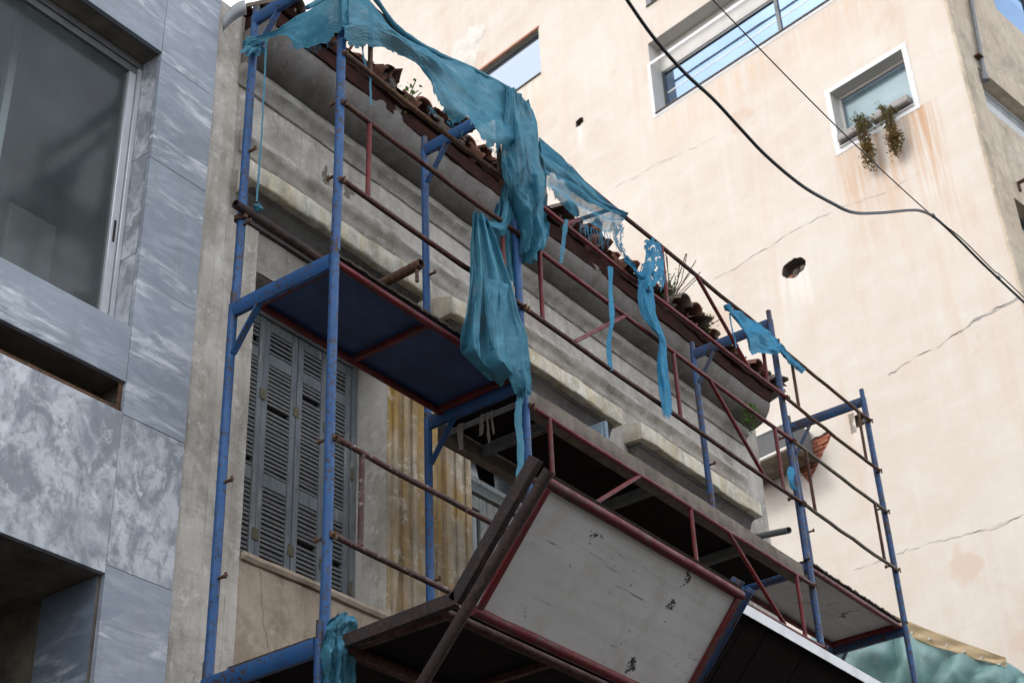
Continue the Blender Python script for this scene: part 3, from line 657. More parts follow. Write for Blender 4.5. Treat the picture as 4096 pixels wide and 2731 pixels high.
for z in (-.05, -.8): tube_obj('hinge_pin', [(W1[1]-.05, YS-.016, z-.04), (W1[1]-.05, YS-.016, z+.04)], .009, M['hinge'], sh, 8)
MB().quad((W1[0], YS+.06, W1[2]), (W1[1], YS+.06, W1[2]), (W1[1], YS+.06, W1[3]), (W1[0], YS+.06, W1[3])).build('dark_gap', M['dark'], sh)
# balcony door with transom light in the middle opening
dr = thing('balcony_door', 'peeling glazed double door with transom light behind the brown channel', 'door', (3.2, .86, -3.2))
YD = .86
finish(MB().box(W2[0]+.002, W2[0]+.05, YD-.01, YD+.06, -3.19, .995).build('door_frame', M['door_wood'], dr), .004)
finish(MB().box(W2[1]-.05, W2[1]-.002, YD-.01, YD+.06, -3.19, .995).build('door_frame', M['door_wood'], dr), .004)
tz = at(1130, 1135, 'y', YD-.03).z
finish(profile_x(MB(), [(YD+.05, tz+.07), (YD-.03, tz+.06), (YD-.05, tz+.045), (YD-.05, tz+.01), (YD-.03, tz-.01), (YD-.02, tz-.04), (YD+.05, tz-.05)], W2[0]+.052, W2[1]-.052, .06, .004, 3).build('transom', M['transom'], dr))
MB().quad((W2[0]+.05, YD+.02, tz+.05), (3.18, YD+.02, tz+.05), (3.05, YD+.02, .99), (W2[0]+.05, YD+.02, .99)).build('cracked_pane', M['glass_dark'], dr)
MB().quad((3.36, YD+.02, tz+.05), (W2[1]-.05, YD+.02, tz+.05), (W2[1]-.05, YD+.02, .99), (3.30, YD+.02, .99)).build('pane', M['glass_dark'], dr)
for a, b in ((W2[0]+.054, 3.22), (3.226, W2[1]-.054)):
    lf = MB(); zt = tz-.055
    for xa, xb in ((a, a+.075), (b-.075, b)): lf.box(xa, xb, YD, YD+.04, -3.18, zt)
    for za, zb in ((zt-.10, zt-.0), (-.55, -.45), (-1.5, -1.4), (-3.18, -2.9)): lf.box(a+.0755, b-.0755, YD+.002, YD+.038, za, zb)
    leaf = finish(lf.build('door_leaf', M['door_wood'], dr), .004)
    for za, zb in ((-.45, zt-.1), (-1.4, -.55), (-2.9, -1.5)):
        MB().quad((a+.075, YD+.02, za), (b-.075, YD+.02, za), (b-.075, YD+.02, zb), (a+.075, YD+.02, zb)).build('pane', M['glass_dark'], leaf)
# open shutter leaf sticking out under the middle hood
p0 = at(1393, 966, 'x', 3.75)
os_ = MB(); zt = p0.z; os_.box(3.735, 3.765, p0.y-.0, p0.y+.19, -1.2, zt)
osh = finish(os_.build('open_shutter', M['shutter_light']), .004); tag(osh, 'pale blue wooden shutter leaf standing open beneath the middle window hood', 'shutter')
finish(MB().box(3.725, 3.7345, p0.y+.03, p0.y+.16, .3, zt-.05).build('shutter_panel', M['shutter_light'], osh), .003)
# shutters in the right opening
sr = thing('closed_shutters', 'grey closed shutters of the right window behind the long deck', 'shutters', (5.34, .72, W3[2]))
for i in range(4):
    a = W3[0]+.01+i*.335; finish(MB().box(a, a+.33, .72, .75, W3[2]+.01, W3[3]-.01).build('shutter_leaf', M['shutter'], sr), .004)
# timber balustrade of the balcony door, glimpsed through the gap under the fan
sc = thing('balcony_balustrade', 'upright pale timber balusters glimpsed through the gap under the white fan panel', 'balustrade', (3.9, .36, -1.75))
sm = bpy.data.meshes.new('baluster'); q = MB().box(-.024, .024, -.012, .012, 0, 1.2); sm.from_pydata(q.v, [], q.f); sm.materials.append(M['tan'])
for i in range(14): piece('baluster', sm, sc, (3.05+i*.122, .36+jit(.004), -1.70), (0, 0, jit(.05)))
for z in (-1.75, -.50): finish(MB().box(3.0, 4.7, .335, .385, z, z+.049).build('rail', M['tan'], sc), .003)
finish(MB().box(2.35, 4.75, -.02, YW-.001, -1.90, -1.752).build('balcony_slab', M['plaster_dark'], house), .01)
# roof: sheathing, rows of barrel tiles along the eave, rubble
rf = MB(); rf.quad((.36, .10, 2.545), (6.55, .10, 2.545), (6.55, 5.0, 4.25), (.36, 5.0, 4.25)); rf.quad((.36, 9.9, 2.545), (.36, 5.0, 4.25), (6.55, 5.0, 4.25), (6.55, 9.9, 2.545))
roof = rf.build('roof', M['tile'], house)
def tile_mesh(seed, broken):
    mb = MB(); n = 8; L = .40; cols_ = 7; P = {}
    for s_, r in ((0, .088), (1, .072)):
        for i in range(n+1):
            a = math.pi*i/n
            for j in range(cols_+1):
                y = L*j/cols_; rr = r*(1-.16*j/cols_)+.004*mnoise.noise(Vector((i*.7, j*.6, seed)))
                if j == 0: y += broken*max(0, fbm(i*.55, seed*3.1, 2)+.3)
                P[s_, i, j] = len(mb.v); mb.v.append(Vector((rr*math.cos(a), y, rr*math.sin(a)*.85)))
    for i in range(n):
        for j in range(cols_):
            mb.f.append((P[0, i, j], P[0, i, j+1], P[0, i+1, j+1], P[0, i+1, j])); mb.f.append((P[1, i, j], P[1, i+1, j], P[1, i+1, j+1], P[1, i, j+1]))
        mb.f.append((P[0, i, 0], P[0, i+1, 0], P[1, i+1, 0], P[1, i, 0]))
    for i in (0, n):
        for j in range(cols_): mb.f.append((P[0, i, j], P[1, i, j], P[1, i, j+1], P[0, i, j+1]))
    me = bpy.data.meshes.new('roof_tile'); me.from_pydata(mb.v, [], mb.f); me.materials.append(M['tile'] if seed % 3 else M['tile_grey'])
    for p in me.polygons: p.use_smooth = True
    return me
tiles = [tile_mesh(i, .0 if i < 2 else .16) for i in range(7)]
sl_ = math.atan2(1.7, 4.9)
x = .42; i = 0
while x < 6.52:
    g = random.random()
    if g > .10 or x < .9: piece('roof_tile', random.choice(tiles), roof, (x, .040+jit(.045)+(.10 if g > .8 else 0), 2.535+jit(.016)), (sl_+jit(.09), jit(.12), jit(.12)))
    if i % 2 == 0: piece('roof_tile', random.choice(tiles), roof, (x+.09, .07+jit(.04), 2.585), (sl_+.05+jit(.06), math.pi+jit(.1), jit(.08)))
    piece('roof_tile', random.choice(tiles), roof, (x+jit(.01), .42+jit(.04), 2.665+jit(.012)), (sl_+jit(.06), jit(.1), jit(.08)))
    x += .178+jit(.014); i += 1
def rock(name, p, s_, seed, m, parent, sq=(1, 1, 1)):
    bm = bmesh.new(); bmesh.ops.create_icosphere(bm, subdivisions=3, radius=1)
    for v in bm.verts:
        d = 1+.42*fbm(v.co.x*1.1+seed, v.co.y*1.1, v.co.z*1.1)+.10*mnoise.noise(v.co*4+Vector((seed, 0, 0)))
        v.co = Vector((v.co.x*sq[0], v.co.y*sq[1], v.co.z*sq[2]))*(s_*d)
    me = bpy.data.meshes.new(name); bm.to_mesh(me); bm.free(); me.materials.append(M[m])
    return piece(name, me, parent, p)
for i, (px, py, s_, m) in enumerate(((885, 193, .075, 'stone'), (1000, 280, .06, 'stone'), (975, 268, .045, 'tile'), (1325, 533, .075, 'stone'), (1300, 508, .05, 'stone'), (1268, 495, .04, 'tile_grey'), (1420, 610, .05, 'tile'),
        (1600, 735, .06, 'tile'), (1640, 770, .05, 'tile_grey'), (1085, 352, .045, 'tile_grey'), (1120, 375, .05, 'stone'), (1560, 712, .05, 'stone'), (1527, 680, .08, 'tile_grey'), (1690, 810, .045, 'tile'), (820, 140, .05, 'tile'), (755, 95, .055, 'tile'), (1050, 325, .05, 'stone'))):
    rock('rubble', at(px, py, 'y', .16), s_, i*3.7, m, roof, (1.2, 1, .8))
# broken clay chimney pot
cp = at(1367, 575, 'y', .22); ch = MB(); n = 16
for j in range(9):
    for i in range(n):
        a = 2*math.pi*i/n; r = .075+.012*math.sin(j*.8)+.010*fbm(math.cos(a)*2, math.sin(a)*2, j*.5); z = -.06+j*.038
        if j == 8: z += .05*fbm(math.cos(a)*1.5, math.sin(a)*1.5, 8)
        ch.v.append(cp+Vector((r*math.cos(a), r*math.sin(a), z)))
for j in range(8):
    for i in range(n): k = (i+1) % n; ch.f.append((j*n+i, j*n+k, (j+1)*n+k, (j+1)*n+i))
ch.build('clay_pot_stump', M['tile'], roof, True)
# bent metal flashing at the party wall
fl = MB(); nu = 12
for i in range(nu+1):
    t = i/nu
    for j in range(5):
        s_ = j/4; ptop = (509+53*t, 44-44*t-10*math.sin(t*3.1)); pbot = (513+54*t, 72-38*t-6*math.sin(t*3.1))
        fl.v.append(at(ptop[0]*(1-s_)+pbot[0]*s_, ptop[1]*(1-s_)+pbot[1]*s_, 'y', .36-.14*t-.03*math.sin(s_*3.1)))
for i in range(nu):
    for j in range(4): fl.f.append((i*5+j, i*5+j+1, i*5+j+6, i*5+j+5))
fo = fl.build('metal_flashing', M['alu_sheet'], None, True); m_ = fo.modifiers.new('solid', 'SOLIDIFY'); m_.thickness = .004
tag(fo, 'bent pale metal flashing sheet at roof edge beside the marble wall', 'flashing')
# ------------------------------------------------------------------ tall cream building (its long wall is turned about 8 degrees)
TA = R_(8.2); TP = Vector((13, 4, 0)); TU = Vector((math.sin(TA), math.cos(TA), 0)); TN = Vector((math.cos(TA), -math.sin(TA), 0))
def atT(px, py, depth=0.0):
    k = 4096/2352; d = rgt*((px*k-2048)/FPX) - upv*((py*k-1365.5)/FPX) + fwd
    t = ((TP-CAM).dot(TN)+depth)/d.dot(TN); p = CAM+d*t; return (p-TP).dot(TU), p.z
def TL(d, u, w): return TP+TN*d+TU*u+Vector((0, 0, w))           # local -> world
def tthing(name, label, cat, d, u, w, group=None):
    o = thing(name, label, cat, TL(d, u, w), group); o.rotation_euler = (0, 0, -TA); return o
class TB(MB):
    """mesh given in the tall wall's own axes (depth, along, height) with an origin"""
    def make(s, name, mat, parent, org=(0, 0, 0), smooth=False):
        me = bpy.data.meshes.new(name); og = Vector(org); me.from_pydata([v-og for v in s.v], [], s.f); me.update(); me.materials.append(mat)
        if smooth:
            for p in me.polygons: p.use_smooth = True
        return link(bpy.data.objects.new(name, me), parent)
tall = tthing('tall_building', 'tall cream rendered building with blotchy blank side wall and few windows', 'building', 0, 0, GZ); TO = (0, 0, GZ)
UC = sum(atT(*p)[0] for p in ((2161, 0), (2250, 290), (2330, 560)))/3
def tr(p, q): a, b = atT(*p), atT(*q); return a, b
OW1 = (atT(1240, 120)[0], atT(1072, 190)[0], (atT(1243, 172)[1]+atT(1180, 212)[1])/2, (atT(1238, 66)[1]+atT(1078, 180)[1])/2)
ua = atT(1497, 180)[0]; zb = (atT(1505, 263)[1]+atT(1910, 0)[1])/2
OST = (UC+1.0, ua, zb, atT(1490, 100)[1])
OW0 = (UC+2.5, atT(1484, 10)[0], atT(1486, 18)[1], atT(1486, 18)[1]+1.5)
pts2 = [atT(*p) for p in ((1908, 215), (2068, 112), (2103, 245), (1928, 340))]
OW2 = ((pts2[1][0]+pts2[2][0])/2, (pts2[0][0]+pts2[3][0])/2, (pts2[2][1]+pts2[3][1])/2, (pts2[0][1]+pts2[1][1])/2)
HB = [(1332, 280, .10, .09, .10), (1825, 615, .21, .15, .17), (1973, 965, .10, .10, .09)]
holes = []
for px, py, ru, rz, dep in HB: u, z = atT(px, py); holes.append((u-ru*1.5, u+ru*1.5, z-rz*1.5, z+rz*1.5))
bu, bz = atT(1863, 1046); BR = (bu-.75, bu+.75, bz-.75, bz+.75); holes.append(BR)
hz0 = -GZ
STAINS += [(OW2[0]-.15, OW2[1]+.1, OW2[2]+hz0-2.6, OW2[2]+hz0-.06, (.55, .34, .19), .75), (OW2[0]-.3, OW2[0]+.12, OW2[2]+hz0-3.6, OW2[2]+hz0-.06, (.52, .33, .20), .8),
           (OST[0], OST[1], OST[2]+hz0-1.3, OST[2]+hz0-.1, (.62, .46, .33), .55), (OW1[0]-.1, OW1[0]+.25, OW1[2]+hz0-1.8, OW1[2]+hz0, (.60, .44, .28), .8), (OW1[0], OW1[1], OW1[2]+hz0-.9, OW1[2]+hz0, (.80, .77, .72), .6)]
for h in holes[:3]: STAINS.append((h[0]+.05, h[1]-.05, h[2]+hz0-.8, (h[2]+h[3])/2+hz0, (.80, .77, .72), .6))
M['render'] = tall_plaster()
tw = TB(); wall_grid(tw, 'x', 0, UC, 10.2, GZ, 24, [OW1, OST, OW0, OW2]+holes, True)
tw.quad((0, 10.2, GZ), (12, 10.2, GZ), (12, 10.2, 24), (0, 10.2, 24)); tw.quad((0, UC, 24), (0, 10.2, 24), (12, 10.2, 24), (12, UC, 24))
wall_t = tw.make('side_wall', M['render'], tall, TO)
def star(seed, shape=None, n=40, amp=.35):
    out = []
    for i in range(n):
        a = 2*math.pi*i/n; r = 1+amp*fbm(math.cos(a)*1.5+seed, math.sin(a)*1.5, seed*.7)
        out.append((math.cos(a)*r, math.sin(a)*r))
    return out
def infill(rect, poly, depth, rimmat, backmat):
    """plaster ring between a rectangular opening and an irregular hole, with rim and back"""
    cu, cz = (rect[0]+rect[1])/2, (rect[2]+rect[3])/2; hu, hz = (rect[1]-rect[0])/2, (rect[3]-rect[2])/2
    a_, b_ = TB(), TB(); n = len(poly); P = [(cu+x, cz+z) for x, z in poly]; Q = []
    for x, z in poly:
        l = max(abs(x)/hu, abs(z)/hz, 1e-6); Q.append((cu+x/l, cz+z/l))
    corner = [(rect[i], rect[2+j]) for i in (0, 1) for j in (0, 1)]
    for i in range(n):
        k = (i+1) % n; a_.quad((0, *Q[i]), (0, *P[i]), (0, *P[k]), (0, *Q[k]))
        b_.quad((0, *P[i]), (depth, P[i][0]*.97+cu*.03, P[i][1]*.97+cz*.03), (depth, P[k][0]*.97+cu*.03, P[k][1]*.97+cz*.03), (0, *P[k]))
        if abs(abs(Q[i][0]-cu)/hu-abs(Q[k][0]-cu)/hu) > 1e-6 and abs(abs(Q[i][1]-cz)/hz-abs(Q[k][1]-cz)/hz) > 1e-6:
            c = min(corner, key=lambda c: (c[0]-Q[i][0])**2+(c[1]-Q[i][1])**2); a_.add([(0, *Q[i]), (0, *Q[k]), (0, *c)], [(0, 1, 2)])
    b_.add([(depth, p[0]*.97+cu*.03, p[1]*.97+cz*.03) for p in P]+[(depth*1.15, cu, cz)], [(i, (i+1) % n, n) for i in range(n)])
    a_.make('render_patch', M['render'], tall, TO); b_.make('hole_lining', M[backmat], tall, TO)
for (px, py, ru, rz, dep), h in zip(HB, holes): infill(h, [(x*ru, z*rz) for x, z in star(px*.01, n=36)], dep, 'mortar', 'concrete')
for (px, py, ru, rz, dep) in HB:
    u, z = atT(px, py)
    for i in range(6):
        bm = bmesh.new(); bmesh.ops.create_icosphere(bm, subdivisions=2, radius=1)
        for v in bm.verts: v.co = v.co*(ru*.34)*(1+.5*fbm(v.co.x+i*3, v.co.y, v.co.z+px))
        me = bpy.data.meshes.new('rubble'); bm.to_mesh(me); bm.free(); me.materials.append(M['brick'] if i % 3 == 0 else M['stone'])
        o = bpy.data.objects.new('rubble', me); o.location = Vector((dep*.9, u+ru*.75*math.cos(i*1.05), z-rz*.45+rz*.5*math.sin(i*1.9)))-Vector(TO); link(o, tall)
# exposed brick patch: fallen render shows courses of red brick
tri = [(q[0]-bu, q[1]-bz) for q in (atT(*p) for p in ((1815, 1040), (1850, 1018), (1880, 1000), (1904, 990), (1912, 998), (1893, 1036), (1876, 1072), (1858, 1112), (1842, 1090)))]
def tri_poly(n=60):
    out = []; cx = 0; cz = 0; P = [(x-cx, z-cz) for x, z in tri]
    for i in range(n):
        a = 2*math.pi*i/n; d = (math.cos(a), math.sin(a)); best = .1
        for (x0, z0), (x1, z1) in zip(P, P[1:]+P[:1]):
            ex, ez = x1-x0, z1-z0; den = d[0]*ez-d[1]*ex
            if abs(den) < 1e-9: continue
            t = (x0*ez-z0*ex)/den; s_ = (x0*d[1]-z0*d[0])/den
            if t > 0 and -1e-6 <= s_ <= 1+1e-6: best = max(best, t)
        best *= 1+.08*fbm(i*.4, 3, 3); out.append((d[0]*best+cx, d[1]*best+cz))
    return out
infill(BR, tri_poly(), .05, 'mortar', 'mortar')
TPO = tri_poly()
def inside(u, z):
    n = len(TPO); a = math.atan2(z, u) % (2*math.pi); i = int(a/(2*math.pi)*n) % n
    return math.hypot(u, z) < math.hypot(*TPO[i])+.09
bmx = bpy.data.meshes.new('brick'); q = MB().box(-.02, .02, -.092, .092, -.026, .026); bmx.from_pydata(q.v, [], q.f); bmx.materials.append(M['brick'])
for r in range(-10, 10):
    for c in range(-4, 5):
        u = c*.20+(.1 if r % 2 else 0)+jit(.006); z = r*.066
        if abs(u) < .62 and abs(z) < .62 and inside(u, z):
            o = bpy.data.objects.new('brick', bmx); o.location = Vector((.040+jit(.008), bu+u, bz+z))-Vector(TO); o.rotation_euler = (jit(.03), jit(.03), jit(.03)); link(o, tall)
# window surrounds
def twin(name, label, O, depth, trim, trimw, frame, pane, cat='window', mull=(), slope=0, soff='white_inner'):
    u0, u1, z0, z1 = O; t = tthing(name, label, cat, depth, (u0+u1)/2, z0); og = (depth, (u0+u1)/2, z0)
    rv = TB(); rv.quad((0, u1, z0), (0, u1, z1), (depth, u1, z1), (depth, u1, z0)); rv.quad((0, u0, z0), (depth, u0, z0), (depth, u0, z1), (0, u0, z1))
    rv.quad((0, u0, z1), (depth, u0, z1), (depth, u1, z1), (0, u1, z1)); rv.quad((0, u0, z0), (0, u1, z0), (depth, u1, z0), (depth, u0, z0))
    rv.make('reveal', M[soff], t, og)
    if O is OST:
        finish(TB().box(depth-.06, depth+.02, u0+.002, u1-.002, HZ, z1-.002).make('header_board', M['white_inner'], t, og), .004); z1 = HZ
        finish(TB().box(depth-.024, depth-.021, u0+.06, u1-.06, z0+(z1-z0)*.56, z0+(z1-z0)*.56+.028).make('glazing_strip', M['white_trim'], t, og))  # white strip on the pane stands in for a reflected line of light
    f = .05
    fm = TB(); d0, d1 = depth-.05, depth+.01
    fm.box(d0, d1, u0+.001, u0+f, z0+.001, z1-.001); fm.box(d0, d1, u1-f, u1-.001, z0+.001, z1-.001)
    fm.box(d0+.002, d1, u0+f, u1-f, z0+.001, z0+f); fm.box(d0+.002, d1, u0+f, u1-f, z1-f, z1-.001)
    for m in mull: fm.box(d0+.004, d1, m-.035, m+.035, z0+f, z1-f)
    finish(fm.make('frame', M[frame], t, og), .004)
    TB().quad((depth-.02, u0+f, z0+f), (depth-.02, u0+f, z1-f), (depth-.02, u1-f, z1-f), (depth-.02, u1-f, z0+f)).make('pane', M[pane], t, og)
    TB().box(depth+.5, depth+.52, u0-.4, u1+.4, z0-.4, z1+.4).make('room_back', M['room'], t, og)
    if trim:
        tm = TB()
        for k in range(4):
            e = trimw
            a, b, c, d = [(u0-e, u0, z0-e, z1+e), (u1, u1+e, z0-e, z1+e), (u0, u1, z1, z1+e), (u0, u1, z0-e, z0)][k]
            n = 14
            for i in range(n):
                if b-a < d-c: tm.quad((-.006, a-(.02*fbm(i*.8, k, 1) if k == 0 else 0), c+(d-c)*i/n), (-.006, a-(.02*fbm((i+1)*.8, k, 1) if k == 0 else 0), c+(d-c)*(i+1)/n), (-.006, b+(.02*fbm((i+1)*.8, k, 1) if k == 1 else 0), c+(d-c)*(i+1)/n), (-.006, b+(.02*fbm(i*.8, k, 1) if k == 1 else 0), c+(d-c)*i/n))
                else: tm.quad((-.006, a+(b-a)*i/n, c-(.02*fbm(i*.8, k, 1) if k == 3 else 0)), (-.006, a+(b-a)*i/n, d+(.02*fbm(i*.8, k, 1) if k == 2 else 0)), (-.006, a+(b-a)*(i+1)/n, d+(.02*fbm((i+1)*.8, k, 1) if k == 2 else 0)), (-.006, a+(b-a)*(i+1)/n, c-(.02*fbm((i+1)*.8, k, 1) if k == 3 else 0)))
        tm.make('trim', M[trim], t, og)
    finish(TB().box(-.03, depth-.052, u0-.0, u1+.0, z0+.001, z0+.025).make('sill', M['concrete'] if trim != 'white_trim' or O is OST else M['white_trim'], t, og), .004)
    return t, og
t1, _ = twin('flush_window', 'small frameless window with chipped brick edge beside the draped net', OW1, .12, None, 0, 'alu_grey', 'glass_pale', soff='render_side')
TB().box(-.012, .004, OW1[0]-.02, OW1[1], OW1[3], OW1[3]+.045).make('chipped_edge', M['brick'], tall, TO)
HZ = (atT(1515, 160, .34)[1])-.16
OSG = (OST[0], OST[1], OST[2], HZ)
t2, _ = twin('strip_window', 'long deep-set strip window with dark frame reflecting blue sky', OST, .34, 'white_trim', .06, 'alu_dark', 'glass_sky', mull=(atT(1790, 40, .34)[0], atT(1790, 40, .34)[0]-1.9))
t0, _ = twin('upper_window', 'dark framed window corner at the top edge of the picture', OW0, .2, None, 0, 'alu_dark', 'glass_sky')
t3, og3 = twin('small_window', 'small white-trimmed window with planters of trailing plants', OW2, .24, 'white_trim', .085, 'white_inner', 'glass_frost')
# grey concrete corner return and the street front
def atS(px, py):
    """depth and height on the street front (local plane along = UC)"""
    k = 4096/2352; d = rgt*((px*k-2048)/FPX) - upv*((py*k-1365.5)/FPX) + fwd
    t = (((TP-CAM).dot(TU))+UC)/d.dot(TU); p = CAM+d*t; return (p-TP).dot(TN), p.z
sa, sb_, sc_ = atS(2258, 205), atS(2330, 460), atS(2285, 10)
cb = TB(); SW = [(sa[0], sa[0]+3.4, atS(2264, 245)[1], atS(2252, 160)[1]), (sb_[0], sb_[0]+2.2, sb_[1]-1.5, sb_[1]+.05), (sc_[0], sc_[0]+3.5, sc_[1]-.1, sc_[1]+1.8)]
wall_grid(cb, 'y', UC, 0, 12, GZ, 24, SW); cb.make('street_front', M['render_side'], tall, TO)
finish(TB().tube([(-.012, UC+.005, GZ), (-.012, UC+.005, 24)], .03, 8).make('corner_bead', M['render_side'], tall, TO))
SFL = ['bright window with silvery glass on the street front past the drainpipe', 'dark recessed opening at right edge, lowest on the street front', 'upper street front window with grey blind, top right corner']
for i, (a, b, c, d) in enumerate(SW):
    t = tthing('street_window', SFL[i], 'window', (a+b)/2, UC, c); og = ((a+b)/2, UC, c)
    rv = TB(); y1 = UC+.3; rv.quad((b, UC, c), (b, UC, d), (b, y1, d), (b, y1, c)); rv.quad((a, UC, c), (a, y1, c), (a, y1, d), (a, UC, d)); rv.quad((a, UC, d), (a, y1, d), (b, y1, d), (b, UC, d)); rv.quad((a, UC, c), (b, UC, c), (b, y1, c), (a, y1, c))
    rv.make('reveal', M['render_side'], t, og)
    fm = TB()
    for m in (a+.03, (a+b)/2, b-.03): fm.box(m-.03, m+.03, y1-.12, y1-.06, c+.002, d-.002)
    for m in (c+.03, d-.03): fm.box(a+.06, b-.06, y1-.118, y1-.062, m-.028, m+.028)
    finish(fm.make('frame', M['alu'] if i == 0 else M['alu_dark'], t, og), .004)
    TB().quad((a, y1-.09, c), (b, y1-.09, c), (b, y1-.09, d), (a, y1-.09, d)).make('pane', (M['glass_white'], M['glass_dark'], M['glass_sky'])[i], t, og)
    TB().quad((a, y1+.2, c), (b, y1+.2, c), (b, y1+.2, d), (a, y1+.2, d)).make('blind', M['alu_grey'] if i == 2 else (M['white_inner'] if i == 0 else M['dark']), t, og)
dp = tthing('drainpipe', 'thin grey drainpipe running down the street front near the corner', 'drainpipe', .75, UC-.05, 10.8)
ogp = (.75, UC-.05, 10.8); dq0, dq1 = atS(2222, 0), atS(2255, 185); dlo = dq1[1]
finish(TB().tube([(dq0[0], UC-.05, 20), (dq0[0], UC-.05, dq0[1]), (dq1[0], UC-.05, dlo)], .032, 10).make('pipe', M['alu_grey'], dp, ogp))
finish(TB().tube([(dq1[0], UC-.05, dlo+.09), (dq1[0], UC-.05, dlo-.04)], .055, 10).make('outlet', M['alu_grey'], dp, ogp))
for z in (dlo+.4, dlo+1.7): finish(TB().box(dq1[0]-.06, dq1[0]+.06, UC-.09, UC-.001, z, z+.03).make('bracket', M['rust'], dp, ogp), .003)
for i, (d, z, l) in enumerate(((.75, atT(2290, 312)[1]-.3, 'upper rusty iron bracket sticking out of the street front'), (1.25, atT(2310, 340)[1]-.55, 'lower rusty iron bracket sticking out of the street front'))):
    ib = TB().box(d-.02, d+.02, UC-.55, UC-.002, z, z+.035); ib.box(d-.02, d+.02, UC-.03, UC-.003, z-.12, z-.001)
    t = tthing('iron_bracket', l, 'bracket', d, UC, z, 'iron brackets'); ib.make('arm', M['rust'], t, (d, UC, z))
# long hairline cracks and repaired seams across the wall
def tcrack(pp, wd, m, seed):
    n = TN*-1; P = []
    for p in pp: u, z = atT(*p); P.append(Vector((0, u, z)))
    mb = TB(); L = []
    for a, b in zip(P, P[1:]):
        k = max(2, int((b-a).length/.05)); L += [a.lerp(b, j/k) for j in range(k)]
    L.append(P[-1])
    for i, p in enumerate(L):
        o = .05*fbm(i*.12, seed, 0)+.022*mnoise.noise(Vector((i*.7, seed, 5)))+.012*mnoise.noise(Vector((i*1.9, seed, 2))); q = .62*wd*max(.03, .35+1.3*mnoise.noise(Vector((i*.33, seed, 9))))
        mb.v += [p+Vector((-.003, 0, o-q/2)), p+Vector((-.003, 0, o+q/2))]
    for i in range(len(L)-1): mb.f.append((2*i, 2*i+1, 2*i+3, 2*i+2))
    mb.make('crack', M[m], tall, TO)
tcrack([(1400, 440), (1480, 393), (1570, 350), (1650, 312)], .018, 'crack_grey', 1); tcrack([(1640, 640), (1700, 610), (1760, 570), (1830, 525), (1885, 500)], .022, 'crack', 2)
tcrack([(1885, 500), (1960, 465), (2040, 440), (2110, 400)], .02, 'crack_grey', 3); tcrack([(2040, 862), (2110, 815), (2180, 780), (2230, 745)], .028, 'crack', 4)
tcrack([(2205, 765), (2240, 738), (2300, 705), (2351, 680)], .12, 'crack_grey', 5); tcrack([(1960, 1310), (2050, 1275), (2150, 1245), (2250, 1218), (2352, 1186)], .022, 'crack_grey', 6)
tcrack([(2230, 742), (2290, 708), (2352, 675)], .03, 'crack', 7); tcrack([(2150, 1245), (2250, 1218), (2352, 1186)], .016, 'crack', 8)
# blistered white patch high on the wall
pu, pz = atT(1075, 110); bp = TB(); n = 30; bp.v.append(Vector((-.022, pu, pz)))
for k_, s_ in ((.55, -.02), (1, -.003)):
    for i in range(n):
        a = 2*math.pi*i/n; r = 1+.6*fbm(math.cos(a)*1.6+3, math.sin(a)*1.6, 2); bp.v.append(Vector((s_, pu+k_*r*.42*math.cos(a), pz+k_*r*.5*math.sin(a))))
for i in range(n): k = (i+1) % n; bp.f += [(0, 1+k, 1+i), (1+i, 1+k, 1+n+k, 1+n+i)]
bp.make('blistered_patch', M['blister'], tall, TO, True)
# window planters with trailing plants
def plant(name, label, org, stems, leaves, mat, cat='plant', leaf=.03, group=None):
    """stems: list of polylines (world); leaves scattered around the stems"""
    t = thing(name, label, cat, org, group); sb = MB()
    for s_ in stems: sb.tube(s_, .004, 5)
    sb.build('stem', M['stem'], t)
    lb = MB()
    for i in range(leaves):
        s_ = random.choice(stems); k = random.random()*(len(s_)-1); a = int(k); p = Vector(s_[a]).lerp(Vector(s_[min(a+1, len(s_)-1)]), k-a)
        p = p+Vector((jit(1), jit(1), jit(1)))*leaf*1.5
        d = Vector((jit(1), jit(1), jit(1))).normalized(); n_ = d.cross(Vector((jit(1), jit(1), jit(1)))).normalized(); L = leaf*random.uniform(.6, 1.25); w_ = L*.38
        q = n_.cross(d); lb.add([p, p+d*L*.5+n_*w_+q*w_*.2, p+d*L, p+d*L*.5-n_*w_+q*w_*.2], [(0, 1, 2, 3)])
    lb.build('foliage', M[mat], t); return t
pz0 = OW2[2]+.06
for i, (pa, l) in enumerate(((1990, 'left terracotta-topped planter'), (2045, 'right planter'))): pass
trough_u0, trough_u1 = OW2[0]+.03, OW2[1]-.03
for (a, b, lab) in ((trough_u0, trough_u0+.62, 'grey window trough at the right, dried trailing plant in it'), (trough_u0+.68, trough_u1, 'grey window trough at the left, bushier trailing plant in it')):
    t = tthing('planter', lab, 'planter', -.06, (a+b)/2, pz0); og = (-.06, (a+b)/2, pz0)
    tb = TB(); tb.box(-.10, .06, a, b, pz0, pz0+.02); tb.box(-.10, -.085, a, b, pz0+.021, pz0+.12); tb.box(.045, .06, a, b, pz0+.021, pz0+.12); tb.box(-.084, .044, a, a+.02, pz0+.021, pz0+.12); tb.box(-.084, .044, b-.02, b, pz0+.021, pz0+.12)
    finish(tb.make('trough', M['trough'], t, og), .006)
def trail(px0, py0, px1, py1, n, spread):
    out = []
    for i in range(n):
        u0, z0 = atT(px0+jit(spread), py0+jit(8), -.15); u1, z1 = atT(px1+jit(spread*.55), py1+jit(30), -.1)
        out.append([TL(-.12, u0, z0), TL(-.24+jit(.04), u0*.8+u1*.2+jit(.03), z0+.05), TL(-.24+jit(.04), u0*.5+u1*.5+jit(.05), z0*.55+z1*.45), TL(-.12+jit(.04), u1, z1)])
    return out
